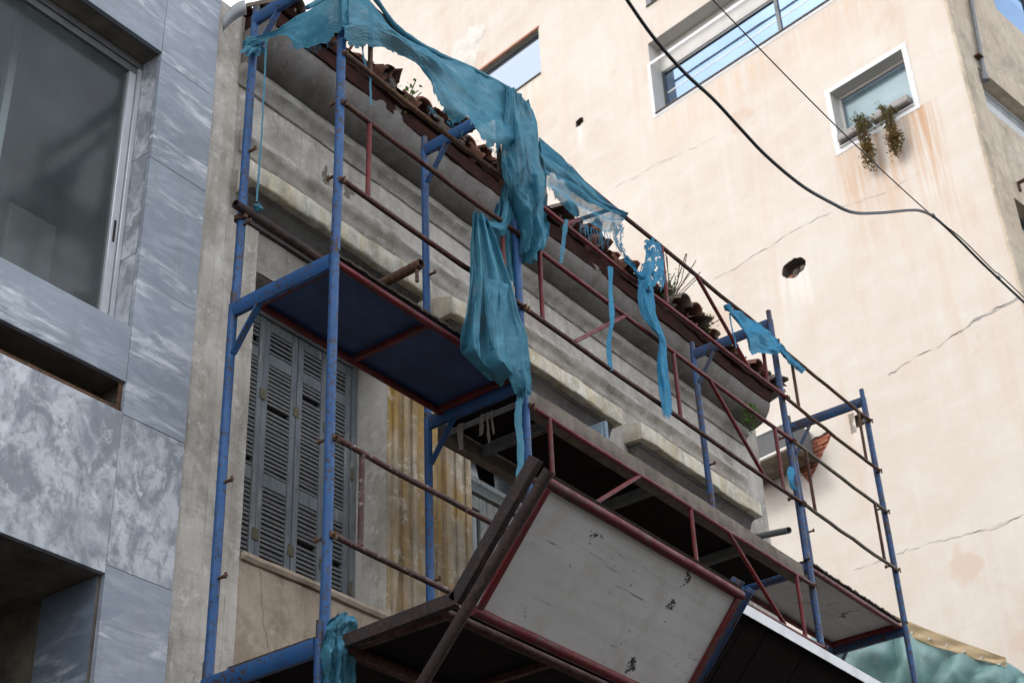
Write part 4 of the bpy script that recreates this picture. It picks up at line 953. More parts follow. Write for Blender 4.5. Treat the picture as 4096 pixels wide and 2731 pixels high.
for nm, lab, a, b, dl in (('trailing_plant', 'trailing plant hanging from the window trough, longer and greener, left one', (1990, 282), (2000, 365), 1), ('trailing_plant', 'trailing dried plant hanging from the window trough, right one', (2044, 256), (2062, 335), 0)):
    st_ = trail(*a, *b, 22, 17); org = Vector(st_[0][0])
    t = plant(nm, lab, org, [s_[:3] for s_ in st_], 150 if dl else 90, 'leaf_olive', leaf=.045)
    lb = MB()
    for i in range(900):
        s_ = random.choice(st_); k = random.random(); p = Vector(s_[2]).lerp(Vector(s_[3]), k)+Vector((jit(.05), jit(.05), jit(.05)))
        if k < .2: p = Vector(s_[1]).lerp(Vector(s_[2]), random.random())
        d = Vector((jit(1), jit(1), jit(1.4)-.4)).normalized(); n_ = d.cross(Vector((jit(1), jit(1), jit(1)))).normalized(); L = random.uniform(.03, .06)
        lb.add([p, p+d*L*.5+n_*L*.25, p+d*L, p+d*L*.5-n_*L*.25], [(0, 1, 2, 3)])
    lb.build('dry_foliage', M['leaf_dry'], t)
# air conditioner on its shelf
ua0, za0 = atT(1752, 1118); ua1, za1 = atT(1878, 1062)
acz0 = min(za0, za1)+.02; acz1 = acz0+.46; a0, a1 = min(ua0, ua1)+.02, max(ua0, ua1)+.10
ac = tthing('air_conditioner', 'boxy window air conditioner with louvred front beside the broken bricks', 'air conditioner', -.3, (a0+a1)/2, acz0); oga = (-.3, (a0+a1)/2, acz0)
finish(TB().box(-.50, -.02, a0, a1, acz0+.05, acz1).make('casing', M['ac'], ac, oga), .012)
finish(TB().box(-.53, -.50, a0-.015, a1+.015, acz0+.04, acz0+.09).make('bottom_trim', M['ac_trim'], ac, oga), .008)
finish(TB().box(-.53, -.50, a0-.015, a1+.015, acz1-.05, acz1+.012).make('top_trim', M['ac_trim'], ac, oga), .008)
for i in range(11):
    z = acz0+.115+i*.028; TB().box(-.512, -.50, a0+.03, a1-.03, z, z+.012).make('louvre', M['alu_grey'], ac, oga)
shf = TB(); shf.box(-.56, -.002, a0-.05, a1+.06, acz0, acz0+.035); so_ = finish(shf.make('shelf', M['soffit'], ac, oga), .004)
for u in (a0+.08, a1-.08): TB().box(-.5, -.003, u-.02, u+.02, acz0-.05, acz0-.001).make('shelf_bracket', M['rust'], ac, oga)
# ================================================================== SCAFFOLD
XS = [0.0, 1.563, 4.882, 6.451]; WD = .70; TR = .0245
# frame: inner post at y=0, outer post at y=-.70, ledger at the top; origin at the foot of the inner post
def make_frame(label, mat='blue'):
    t = thing('scaffold_trestle', label, 'scaffold', (0, 0, 0), 'blue scaffold trestles')
    H = 2.0
    for y in (0, -WD):
        pb = MB()
        zs = [0.0, .4, .8, 1.2, 1.6, H+.03]
        pb.tube([(.0015*math.sin(z*5+y), y+.0015*math.cos(z*4), z) for z in zs], TR, 14)
        post = finish(pb.build('post', M[mat], t))
        finish(MB().tube([(0, y, H+.031), (0, y, H+.115)], TR-.0045, 12).build('spigot', M['blue_old'], post))
        finish(MB().tube([(0, y, .006), (0, y, .012)], TR+.0016, 14).build('joint_ring', M['rust'], post))
        s_ = -1 if y == 0 else 1
        for z in (.5, 1.0):
            pn = MB(); a = y+s_*TR*.6
            pn.tube([(0, a, z), (0, a+s_*.062, z)], .0085, 8); pn.box(-.004, .004, min(a+s_*.048, a+s_*.060), max(a+s_*.048, a+s_*.060), z-.012, z+.018)
            finish(pn.build('locking_pin', M['rust'], post))
    lg = MB(); y0, y1 = -TR*.7, -WD+TR*.7
    prof = [(-.024, .036), (.024, .036), (.026, .030), (.026, -.020), (.012, -.040), (-.012, -.040), (-.026, -.020), (-.026, .030)]
    b = len(lg.v); n = len(prof)
    for y in (y0, y1):
        for x, z in prof: lg.v.append(Vector((x, y, H-.002+z)))
    for j in range(n): k = (j+1) % n; lg.f.append((b+j, b+k, b+n+k, b+n+j))
    lg.f += [tuple(b+j for j in range(n-1, -1, -1)), tuple(b+n+j for j in range(n))]
    finish(lg.build('ledger', M[mat], t))
    finish(MB().bar((0, -.020, H-.27), (0, -.19, H-.035), .010, .040, (1, 0, 0)).build('gusset', M[mat], t), .002)
    return t
lift_names = ['bottom', 'lower', 'middle', 'top']
bay_names = ['next to the marble building', 'second from the marble building', 'third from the marble building', 'farthest from the marble building']
ZB = [GZ+.14, -4.02, -2.0, .05]
proto = None; proto_old = None
for b_ in range(4):
    for l in range(4):
        lab = f'blue steel scaffold trestle in the {lift_names[l]} lift, {bay_names[b_]}'
        if b_ < 2:
            if proto is None: f = proto = make_frame(lab)
            else: f = copy_tree(proto)
        else:
            if proto_old is None: f = proto_old = make_frame(lab, 'blue_mid')
            else: f = copy_tree(proto_old)
        f['label'] = lab; f.location = (XS[b_]+(.012 if b_ == 0 and l == 3 else 0), 0, ZB[l])
        if l == 0: f.scale = (1, 1, (ZB[1]-ZB[0])/2.0)
        f.rotation_euler = (jit(.004), jit(.004), jit(.02))
bpy.context.view_layer.update()
# guardrail frames between the outer posts
def guard(x0, x1, zt, zb, mats, label, ups, diags, group, y=-WD-.03, r=.0155):
    t = thing('guard_rail', label, 'guard rail', ((x0+x1)/2, y, zb), group)
    def rail(nm, z, m):
        n = 8; tube_obj(nm, [(x0+(x1-x0)*i/n, y+jit(.004), z+jit(.004)-.008*math.sin(math.pi*i/n)) for i in range(n+1)], r, M[m], t, 10)
    rail('top_rail', zt, mats[0]); rail('bottom_rail', zb, mats[1])
    for z in (zt, zb):
        for xe, sg in ((x0, 1), (x1, -1)):
            hk = MB(); hk.box(min(xe-sg*.022, xe+sg*.03), max(xe-sg*.022, xe+sg*.03), y-.004, y+.004, z-.016, z+.016); hk.tube([(xe-sg*.006, y-.022, z), (xe-sg*.006, y+.035, z)], .0075, 8); hk.box(xe-sg*.006-.004, xe-sg*.006+.004, y-.026, y-.016, z-.030, z+.010)
            finish(hk.build('end_hook', M['rust'], t))
    for i, u in enumerate(ups): tube_obj('upright', [(x0+u, y, zt-.008), (x0+u+jit(.008), y, zb+.008)], r*.92, M[mats[2]], t, 10)
    for ua_, ub_ in diags: tube_obj('diagonal', [(x0+ua_, y, zt-.01), (x0+ub_, y, zb+.01)], r*.92, M[mats[2]], t, 10)
    return t
G = 'guard rails along the outer posts'
guard(.02, 1.545, 1.01, .495, ('red_rust', 'red_rust', 'red'), 'rusty red guard rail above the blue deck, first bay', (.20, 1.36), (), G)
guard(.02, 1.545, 1.86, 1.36, ('rust', 'rust', 'rust'), 'rusty guard rail of the first bay with the net thrown over it', (.20, 1.36), (), G)
guard(.02, 1.545, -1.01, -1.50, ('red_pale', 'red_pale', 'red_pale'), 'flaking maroon guard rail in front of the shutters', (.18, 1.36), (), G)
L2 = XS[2]-XS[1]
dg = ((1.08, .475), (2.12, 2.745)); up = (.165, L2/2, L2-.29)
guard(XS[1]+.02, XS[2]-.02, 1.87, 1.37, ('red_rust', 'red', 'red'), 'topmost long red guard rail of the middle bay, roof rubble behind it', up, dg, G)
guard(XS[1]+.02, XS[2]-.02, 1.00, .49, ('red', 'red_rust', 'red'), 'long red guard rail of the middle bay, in front of the frieze', up, dg, G)
guard(XS[1]+.02, XS[2]-.02, -.155, -.62, ('red', 'red', 'red'), 'long red guard rail hung below the grey plank of the middle bay', up, dg, G)
guard(XS[2]+.02, XS[3]-.02, 1.84, 1.37, ('rust', 'rust', 'rust'), 'brown guard rail of the far bay, upper one', (.18, 1.32), (), G, r=.014)
guard(XS[2]+.02, XS[3]-.02, 1.00, .49, ('plank', 'plank', 'red_rust'), 'mud-brown guard rail of the far bay, just above the deck', (.18, 1.32), (), G, r=.014)
# decks
def deck(name, label, x0, x1, y0, y1, z, frame, under, cross, group='scaffold decks', rim=.036):
    t = thing(name, label, 'scaffold deck', ((x0+x1)/2, (y0+y1)/2, z), group)
    for y in (y0+rim/2, y1-rim/2):
        n = 8; tube_obj('side_rail', [(x0+(x1-x0)*i/n, y, z+.004*math.sin(math.pi*i/n)*-1) for i in range(n+1)], rim*.55, M[frame], t, 12)
    for x in [x0+.03, x1-.03]+list(cross):
        finish(MB().box(x-.017, x+.017, y0+rim*.9, y1-rim*.9, z-.014, z+.020).build('cross_bar', M[frame], t), .003)
    finish(MB().box(x0+.005, x1-.005, y0+rim*.5, y1-rim*.5, z+.0205, z+.032).build('panel', M[under], t), .002)
    e = MB(); n = 40
    for i in range(n):
        a, b = x0+(x1-x0)*i/n, x0+(x1-x0)*(i+1)/n; e.box(a, b, y0-.004+jit(.004), y0+.10, z+.033, z+.047+jit(.005))
    e.build('deck_board_edge', M['wood_edge'], t)
    finish(MB().box(x0, x1, y0+.1005, y1, z+.033, z+.049).build('deck_board', M['wood_edge'], t), .002)
    return t
deck('scaffold_deck', 'blue-bottomed red-framed deck of the first bay, high over the shutters', .035, 1.535, -.69, -.10, .02, 'red', 'deck_blue', (.78,))
deck('scaffold_deck', 'grey-bottomed red-framed deck of the far bay', XS[2]+.035, XS[3]-.03, -.69, -.08, .02, 'red', 'panel_white', ())
deck('scaffold_deck', 'dark-bottomed lowest deck at the bottom edge of the picture', .035, 1.535, -.69, -.08, -1.985, 'red_rust', 'deck_brown', (.78,))
# long middle deck: grey edge planks, dark plywood, aluminium joists
md = thing('long_deck', 'long dark plywood deck of the middle bay with grey edge planks', 'scaffold deck', (3.2, -.38, -.06), 'scaffold decks')
finish(profile_x(MB(), [(-.600, -.115), (-.678, -.115), (-.682, -.11), (-.682, .004), (-.678, .01), (-.600, .01)], XS[1]+.06, XS[2]-.04, .05, .003, 3).build('outer_plank', M['plank'], md))
finish(profile_x(MB(), [(-.02, -.105), (-.085, -.105), (-.089, -.10), (-.089, -.01), (-.085, -.004), (-.02, -.004)], XS[1]+.06, XS[2]-.04, .05, .003, 8).build('inner_plank', M['plank'], md))
for i in range(3):
    a = XS[1]+.07+i*1.065; finish(MB().box(a, a+1.06, -.598, -.091, -.012-.004*i, .006-.004*i).build('plywood_sheet', M['deck_brown'], md), .002)
xj = at(1395, 1165, 'z', -.06).x
for x in (xj, xj-1.1, xj+1.15):
    j = MB(); j.box(x-.03, x+.03, -.597, -.092, -.040, -.023); j.box(x-.018, x-.008, -.597, -.092, -.085, -.041); j.box(x+.008, x+.018, -.597, -.092, -.085, -.041)
    finish(j.build('joist', M['grey_steel'], md), .002)
# tie tube and torn tapes under the second frame's ledger
tt = thing('taped_tube', 'pale tube with torn masking tape under the blue ledger', 'tube', (XS[1]+.06, -.4, -.09))
finish(MB().tube([(XS[1]+.065, -.10, -.07), (XS[1]+.065, -.66, -.07)], .017, 10).build('tube', M['grey_steel'], tt))
def ribbon(mb, pts, w, side, seed=0, taper=.15, n=None):
    """narrow strip of cloth through points; slightly twisting"""
    pts = [Vector(p) for p in pts]; n = n or max(8, len(pts)*6); b = len(mb.v); sd = Vector(side).normalized(); L = 0; prev = None
    if mb.uv is None: mb.uv = []
    for i in range(n+1):
        t = i/n; p = catmull(pts, t); p = p+Vector((jit(.002), jit(.002), jit(.002)))
        if prev: L += (p-prev).length
        prev = p; ww = w*(1-taper*t)*(1+.35*mnoise.noise(Vector((t*7, seed, 0))))
        a = .9*mnoise.noise(Vector((t*3, seed, 4))); s_ = sd*math.cos(a)+Vector((.6, .75, 0))*math.sin(a)
        for q in (-.5, 0, .5):
            mb.v.append(p+s_*(ww*q)+Vector((-.6, -.75, 0))*(.12*w if q == 0 else 0)); mb.uv.append((q*w, L))
    for i in range(n):
        for j in range(2): mb.f.append((b+i*3+j, b+i*3+j+1, b+(i+1)*3+j+1, b+(i+1)*3+j))
    return mb
VX = (.8, -.6, 0)
for y, l, w_ in ((-.20, .14, .05), (-.36, .10, .035), (-.40, .17, .022), (-.43, .12, .02)):
    mb = ribbon(MB(), [(XS[1]+.05, y, -.052), (XS[1]+.043, y, -.09), (XS[1]+.045+jit(.01), y+jit(.01), -.09-l)], w_, (0, 1, 0), y*9); mb.build('tape', M['tape'], tt)
# loose tubes
def loose(name, label, a, b, r, mat, hollow=True):
    o = finish(MB().open_pipe(a, b, r).build(name, M[mat])); tag(o, label, 'tube'); return o
ta = at(540, 468, 'y', -.045); tb_ = at(728, 592, 'y', -.045)
loose('tie_tube', 'dark brown steel tube lashed to the first inner post, open end at left', ta, ta+(tb_-ta)*1.12, .026, 'brown')
cpl = thing('tube_coupler', 'rusty clamp and blue rag holding the brown tube to the post', 'clamp', (.0, -.02, .56))
finish(MB().tube([(.0, -.0, .580), (.0, -.0, .605)], .030, 12).build('collar', M['rust'], cpl)); finish(MB().box(-.014, .014, -.055, -.022, .578, .61).build('jaw', M['rust'], cpl), .004)
finish(MB().tube([(.045, -.05, .60), (.045, -.05, .68)], .006, 8).build('bolt', M['rust'], cpl))
e1 = at(968, 605, 'z', .10); e0 = at(858, 652, 'x', e1.x+.0); e0.z = .085
loose('rusty_tube', 'short rusty tube lying across the deck, open end towards the viewer', e1, Vector((e1.x, e1.y+.75, .085)), .027, 'rust')
finish(MB().tube([e1+Vector((0, .03, -.02)), e1+Vector((0, .03, -.10))], .010, 8).build('welded_stub', M['rust'], bpy.data.objects['rusty_tube']))
g1 = at(1812, 1217, 'x', 5.35); g0 = at(1720, 1236, 'x', 5.6)
loose('grey_tube', 'short grey steel tube poking out at the far corner of the house', g1, g1+(g0-g1)*1.6, .026, 'grey_steel')
# catch fan: brackets and boards leaning out over the street
EL = Vector((0, -1.46, -2.02)); TP_ = Vector((0, -1.875, -1.54))
def fan_bracket(x, mat1, mat2, label, strut):
    t = thing('fan_bracket', label, 'bracket', (x, -1.1, -2.02), 'fan brackets')
    X = Vector((x, 0, 0))
    def chan(nm, a, b, m):
        mb = MB(); d = (b-a).normalized(); nrm = Vector((1, 0, 0)).cross(d).normalized()
        mb.bar(a, b, .006, .058, nrm); o = Vector((.018, 0, 0))
        mb.bar(a+o+nrm*.026, b+o+nrm*.026, .030, .006, nrm); mb.bar(a+o-nrm*.026, b+o-nrm*.026, .030, .006, nrm)
        return finish(mb.build(nm, M[m], t), .0015)
    chan('horizontal_arm', X+Vector((-.03, -.72, -2.045)), X+Vector((-.03, EL.y+.01, -2.025)), mat1)
    chan('inclined_arm', X+Vector((-.03, EL.y+.02, EL.z-.015)), X+Vector((-.03, TP_.y, TP_.z)), mat1)
    if not strut:
        mb = MB(); a, b = X+Vector((.022, EL.y+.0, EL.z-.05)), X+Vector((.022, TP_.y-.02, TP_.z-.05)); d = (b-a).normalized(); nrm = Vector((1, 0, 0)).cross(d).normalized()
        mb.bar(a, b, .085, .012, nrm); mb.bar(a+Vector((.038, 0, .02)), b+Vector((.038, 0, .02)), .008, .05, nrm); finish(mb.build('channel_web', M[mat1], t), .002)
    if strut:
        a = at(1262, 1080, 'x', x-.05); b = at(975, 1560, 'x', x-.05); d = (b-a)
        finish(MB().open_pipe(a, a+d*1.75, .025).build('strut', M[mat2], t))
    return t
fan_bracket(0.0, 'brown', 'brown', 'dark brown channel bracket of the fan with a long slanting tube', True)
fan_bracket(1.60, 'blue_old', 'blue_old', 'blue channel bracket at the right end of the white fan panel', False)
fan_bracket(4.88, 'blue_old', 'blue_old', 'far blue channel bracket behind the white edged fan board', False)
def slope_panel(name, label, x0, x1, lo, hi, under, frame, group, lip=None, planks=0):
    """board tilted between lo=(y,z) and hi=(y,z), framed with tubes, seen from below"""
    lo, hi = Vector((0, *lo)), Vector((0, *hi)); d = (hi-lo).normalized(); nrm = Vector((1, 0, 0)).cross(d).normalized()
    if nrm.z > 0: nrm = -nrm
    t = thing(name, label, 'catch fan', ((x0+x1)/2, lo.y, lo.z), group)
    A = lambda x, s_, h: Vector((x, 0, 0))+lo.lerp(hi, s_)-nrm*h
    mb = MB(); q = [A(x0, 0, .004), A(x1, 0, .004), A(x1, 1, .004), A(x0, 1, .004), A(x0, 0, .016), A(x1, 0, .016), A(x1, 1, .016), A(x0, 1, .016)]
    if planks:
        for i in range(planks):
            a, b = x0+(x1-x0)*i/planks+.003, x0+(x1-x0)*(i+1)/planks-.003; h = jit(.004); mb = MB()
            mb.add([A(a, 0, .004+h), A(b, 0, .004+h), A(b, 1, .004+h), A(a, 1, .004+h), A(a, 0, .02+h), A(b, 0, .02+h), A(b, 1, .02+h), A(a, 1, .02+h)], [(0,3,2,1),(4,5,6,7),(0,1,5,4),(1,2,6,5),(2,3,7,6),(3,0,4,7)])
            finish(mb.build('plank', M[under], t), .002)
    else:
        mb.add(q, [(0,3,2,1),(4,5,6,7),(0,1,5,4),(1,2,6,5),(2,3,7,6),(3,0,4,7)]); finish(mb.build('sheet', M[under], t), .002)
    if frame:
        n = 8
        for s_ in (-.03, 1.03): tube_obj('edge_tube', [A(x0-.01+(x1-x0+.02)*i/n, s_, .006)+Vector((0, jit(.002), jit(.002))) for i in range(n+1)], .024, M[frame], t, 12)
        for x in (x0+.012, x1-.012): finish(MB().bar(A(x, .005, -.006), A(x, .995, -.006), .034, .018, nrm).build('end_bar', M[frame], t), .003)
        e = MB()
        for i in range(40): e.bar(A(x0+(x1-x0)*i/40, 1.07, .02+jit(.004)), A(x0+(x1-x0)*(i+1)/40, 1.07, .02+jit(.004)), .03, .010, nrm)
        e.build('board_edge', M['wood_edge'], t)
    if lip:
        finish(MB().box(x0, x1, hi.y-.006, hi.y-.002, hi.z-.025, hi.z+.035).build('metal_lip', M[lip], t), .001)
    return t
plo, phi = at(1090, 1392, 'x', .02), at(1248, 1112, 'x', .02)
slope_panel('catch_fan', 'scratched white fan panel in a red tube frame, tilted over the street', .035, 1.56, (plo.y, plo.z), (phi.y, phi.z), 'panel_white', 'red', 'catch fan boards')
hy = -1.76; hz = at(1800, 1452, 'y', hy).z
slope_panel('catch_fan', 'dark boarded fan panel with a bright white metal lip, right of the white one', 1.70, 4.86, (hy+.50, hz-.50), (hy, hz), 'deck_brown', None, 'catch fan boards', lip='alu_white', planks=16)
fd = thing('fan_platform', 'dark horizontal boarding of the fan between post and white panel', 'catch fan', (.8, -1.1, -2.03), 'catch fan boards')
for i in range(4): a = -1.36+i*.154; finish(MB().box(.03, 1.55, a, a+.150, -2.012+jit(.002), -1.995).build('plank', M['deck_brown'], fd), .002)
for y in (-1.345, -.80): tube_obj('edge_tube', [(.03, y, -2.04), (1.56, y, -2.04)], .022, M['red_rust'], fd, 12)
for x in (.08, .8, 1.5): finish(MB().box(x-.017, x+.017, -1.32, -.825, -2.045, -2.013).build('cross_bar', M['red_rust'], fd), .003)

# ================================================================== NETS
def sheet(name, label, rows, mat, nu=60, nv=40, fold=(), rag=.0, ragf=6, seed=1.0, group='torn scraps of blue debris net', wrinkle=.010, layers=1, ragtop=0, sides=0, holes=0):
    """cloth through rows of (px, py, Y) guide points; folds push it towards / away from the street"""
    G_ = [[at(x, y, 'y', Y) for x, y, Y in r] for r in rows]
    mb = MB(); mb.uv = []; out = Vector((-.55, -.80, -.1)).normalized(); P = {}
    for i in range(nu+1):
        u = i/nu; colp = [catmull(r, u) for r in G_]; L = 0; prev = None
        for j in range(nv+1):
            v = j/nv; p = catmull(colp, v)
            if prev is not None: L += (p-prev).length
            prev = p.copy(); d = 0
            for (k, amp, ph, sl, grow) in fold:
                g = (grow[0]+(grow[1]-grow[0])*v); x = k*u+ph+sl*v+.35*mnoise.noise(Vector((u*2, v*2, seed)))
                s_ = math.sin(2*math.pi*x); d += amp*g*(abs(s_)**.7*(1 if s_ > 0 else -1))
            d += wrinkle*(fbm(u*7+seed, v*6, seed, 4)*1.3+.5*abs(fbm(u*13, v*5+seed, 2)))
            p = p+out*d+Vector((0, 0, .25*wrinkle*fbm(u*9, v*9, seed+3)))
            P[i, j] = len(mb.v); mb.v.append(p); mb.uv.append((u*(G_[0][0]-G_[0][-1]).length*.7+u*(G_[-1][0]-G_[-1][-1]).length*.3, L))
    for i in range(nu):
        u = (i+.5)/nu
        vend = 1-rag*max(0, .5+1.1*fbm(u*ragf, seed*2.3, 1.1)+.35*mnoise.noise(Vector((u*ragf*6, seed, 7))))
        vst = ragtop*max(0, .4+fbm(u*ragf, seed, 8))
        for j in range(nv):
            v = (j+.5)/nv
            if v > vend or v < vst: continue
            if sides:
                a = sides*max(0, .4+fbm(v*5, seed, 5)); b = 1-sides*max(0, .4+fbm(v*5, seed, 15))
                if u < a or u > b: continue
            if holes and fbm(u*6+seed, v*7, 11.0) > holes: continue
            mb.f.append((P[i, j], P[i+1, j], P[i+1, j+1], P[i, j+1]))
    o = mb.build(name, M[mat], None, True); tag(o, label, 'net', group)
    return o
def fringe(parent, pts, n, lmin, lmax, w, m):
    mb = MB(); mb.uv = []
    for i in range(n):
        t = random.random(); p = catmull([Vector(q) for q in pts], t); l = random.uniform(lmin, lmax)
        ribbon(mb, [p, p+Vector((jit(.012), jit(.01), -l*.5)), p+Vector((jit(.03), jit(.02), -l))], w, VX, i*1.7, .5, 6)
    o = mb.build('frayed_threads', M[m], parent); o['kind'] = 'stuff'; return o
def strip(name, label, pts, w, mat='net', cat='net', group='torn scraps of blue debris net'):
    mb = MB(); mb.uv = []; ribbon(mb, pts, w, VX, pts[0][0]*7); o = mb.build(name, M[mat], None, True); tag(o, label, cat, group); return o
yo = -.775
# tent over the first frame, tied to the inner post
n1 = sheet('debris_net', 'blue net stretched like a tent over the first blue frame, top left',
   [[(565, 92, -.03), (625, 72, -.18), (690, 34, -.36), (740, 4, -.56), (800, -22, -.80)],
    [(563, 104, -.03), (630, 80, -.18), (688, 70, -.36), (742, 52, -.60), (802, 35, -.82)],
    [(560, 116, -.03), (632, 84, -.20), (686, 110, -.36), (745, 104, -.60), (803, 90, -.81)]],
   'net', 56, 30, [(2.5, .018, .1, .3, (.2, 1))], .20, 5, 2.3, wrinkle=.008)
fringe(n1, [at(665, 100, 'y', -.35), at(720, 108, 'y', -.45), at(790, 88, 'y', -.74)], 26, .01, .05, .006, 'net_thin')
sheet('debris_net', 'blue net swag over the top rail from first to second outer post',
   [[(782, -26, -.81), (845, -6, -.755), (900, 62, -.76), (955, 100, -.76), (1010, 130, -.76), (1075, 158, -.76), (1120, 182, -.76), (1180, 212, -.75)],
    [(786, 30, -.82), (850, 48, -.79), (905, 80, -.80), (962, 122, -.81), (1015, 160, -.82), (1075, 205, -.82), (1130, 240, -.82), (1185, 262, -.80)],
    [(790, 62, -.82), (852, 80, -.785), (905, 98, -.79), (970, 150, -.80), (1015, 200, -.82), (1072, 250, -.83), (1130, 298, -.83), (1185, 315, -.80)],
    [(790, 88, -.81), (854, 108, -.775), (908, 116, -.78), (975, 176, -.79), (1010, 255, -.80), (1068, 305, -.81), (1125, 352, -.82), (1182, 352, -.80)]],
   'net', 110, 56, [(1.4, .032, .2, 1.3, (.4, 1)), (4, .016, .5, -1.2, (.3, 1.1))], .16, 9, 4.7, wrinkle=.018)
# rolled top hem
hem = MB(); hem.uv = []
hp = [at(x, y, 'y', -.76) for x, y in ((705, 18), (745, -4), (790, -30), (850, -14), (905, 56), (955, 95), (1010, 126), (1075, 154), (1125, 180), (1182, 212))]
cpts = [catmull(hp, i/60) for i in range(61)]
hem.tube(cpts, .014, 8, rr=[.013+.008*abs(mnoise.noise(Vector((i*.3, 0, 2)))) for i in range(61)]); hem.uv = [(i % 8*.012, (i//8)*.03) for i in range(len(hem.v))]
ho = hem.build('rolled_hem', M['net'], None, True); tag(ho, 'rope-like rolled hem of the net along the top rail', 'net', 'torn scraps of blue debris net')
fringe(ho, [at(985, 245, 'y', -.79), at(1068, 306, 'y', -.81), at(1150, 352, 'y', -.81)], 22, .01, .045, .006, 'net_thin')
# bunch hanging at the second outer post
sheet('net_bunch', 'thick bunched blue net hanging down the second outer post',
   [[(1160, 200, -.765), (1178, 205, -.80), (1195, 215, -.80), (1210, 235, -.765)],
    [(1150, 330, -.775), (1180, 330, -.84), (1215, 325, -.84), (1243, 330, -.75)],
    [(1152, 420, -.74), (1190, 420, -.84), (1228, 425, -.83), (1258, 440, -.74)],
    [(1188, 500, -.74), (1210, 505, -.81), (1236, 510, -.81), (1260, 520, -.73)],
    [(1192, 570, -.74), (1212, 590, -.79), (1235, 595, -.79), (1256, 560, -.73)]],
   'net', 90, 90, [(2.5, .052, .15, .5, (.3, 1)), (5, .018, .4, -.8, (.4, 1)), (1.2, .045, 0, 2.6, (.2, 1))], .05, 6, 7.7, wrinkle=.030)
sheet('net_bunch', 'inner folds of the net bunched behind the second outer post',
   [[(1155, 420, -.60), (1175, 425, -.64), (1215, 430, -.66)], [(1148, 470, -.58), (1175, 480, -.62), (1225, 500, -.66)], [(1140, 530, -.58), (1180, 560, -.62), (1240, 590, -.66)], [(1165, 600, -.60), (1185, 612, -.64), (1215, 600, -.66)]],
   'net', 50, 50, [(3, .022, .3, .9, (.5, 1)), (1.5, .02, 0, 2, (.3, 1))], .10, 6, 3.1, wrinkle=.025)
# strip along the middle bay's top rail
n3 = sheet('debris_net', 'blue net strip slung along the top rail right of the second post, fraying away',
   [[(1236, 322, -.74), (1290, 368, -.755), (1345, 420, -.76), (1395, 466, -.765), (1440, 492, -.77)],
    [(1246, 375, -.76), (1300, 410, -.77), (1350, 450, -.775), (1395, 484, -.78), (1436, 500, -.78)],
    [(1256, 425, -.76), (1305, 458, -.77), (1352, 488, -.775), (1396, 510, -.78), (1432, 506, -.78)],
    [(1262, 450, -.75), (1308, 485, -.76), (1354, 512, -.765), (1398, 540, -.77), (1428, 512, -.77)]],
   'net_thin', 80, 36, [(.6, .02, .1, 2.6, (1, 1)), (2.2, .008, .4, .6, (.5, 1))], .20, 8, 5.9, wrinkle=.010)
sheet('net_fold', 'dense double fold along the top of the frayed net strip',
   [[(1234, 318, -.75), (1290, 364, -.765), (1345, 416, -.77), (1395, 462, -.775), (1442, 490, -.78)], [(1244, 360, -.775), (1298, 398, -.785), (1350, 442, -.79), (1395, 476, -.79), (1440, 496, -.785)], [(1252, 400, -.77), (1302, 432, -.78), (1352, 468, -.785), (1394, 490, -.785), (1436, 500, -.78)]],
   'net', 70, 24, [(.7, .018, .2, 1.6, (1, 1)), (2, .006, .3, .5, (1, 1))], .25, 7, 31.0, wrinkle=.010)
fringe(n3, [at(1330, 505, 'y', -.77), at(1380, 530, 'y', -.77), at(1425, 515, 'y', -.77)], 40, .04, .16, .004, 'net_thin')
# big drape hanging from the first bay's rail
n4 = sheet('hanging_net', 'large folded blue net drape hanging from the rail onto the blue deck',
   [[(1084, 494, -.765), (1092, 490, -.79), (1104, 492, -.79), (1116, 502, -.765)],
    [(1078, 560, -.765), (1096, 556, -.82), (1118, 556, -.82), (1138, 566, -.765)],
    [(1075, 640, -.765), (1100, 632, -.83), (1134, 636, -.84), (1166, 655, -.765)],
    [(1064, 730, -.77), (1100, 720, -.84), (1145, 722, -.85), (1188, 740, -.78)],
    [(1056, 780, -.77), (1100, 800, -.84), (1150, 800, -.86), (1200, 775, -.80)],
    [(1085, 800, -.77), (1110, 838, -.84), (1158, 850, -.86), (1206, 840, -.81)],
    [(1130, 850, -.78), (1150, 880, -.82), (1182, 892, -.83), (1216, 905, -.80)]],
   'net', 100, 110, [(3.0, .058, .2, .25, (.45, 1.1)), (6.5, .014, .1, -.5, (.6, 1)), (1.1, .034, .2, .4, (.2, 1.2))], .05, 9, 6.3, wrinkle=.014)
sheet('net_flap', 'small turned-over flap on the front of the big net drape',
   [[(1112, 648, -.885), (1130, 640, -.905), (1150, 642, -.90), (1166, 652, -.875)], [(1113, 690, -.885), (1128, 684, -.92), (1146, 690, -.91), (1160, 705, -.885)], [(1116, 740, -.885), (1128, 740, -.915), (1144, 744, -.91), (1156, 742, -.89)], [(1122, 796, -.885), (1134, 804, -.905), (1146, 796, -.905), (1154, 770, -.885)]],
   'net', 34, 40, [(2, .016, .1, .3, (.6, 1))], .06, 6, 9.3, wrinkle=.010)
sheet('net_swag', 'short looping swag of blue net between the big drape and the post',
   [[(1100, 490, -.755), (1128, 508, -.75), (1150, 505, -.74), (1164, 440, -.72), (1168, 400, -.71)], [(1104, 500, -.77), (1130, 520, -.78), (1156, 520, -.77), (1170, 470, -.74), (1174, 420, -.73)], [(1112, 508, -.76), (1132, 532, -.76), (1160, 540, -.75), (1178, 500, -.72), (1180, 450, -.71)]],
   'net', 50, 18, [(1, .012, .2, 1.2, (.5, 1))], .06, 6, 2.9, wrinkle=.012)
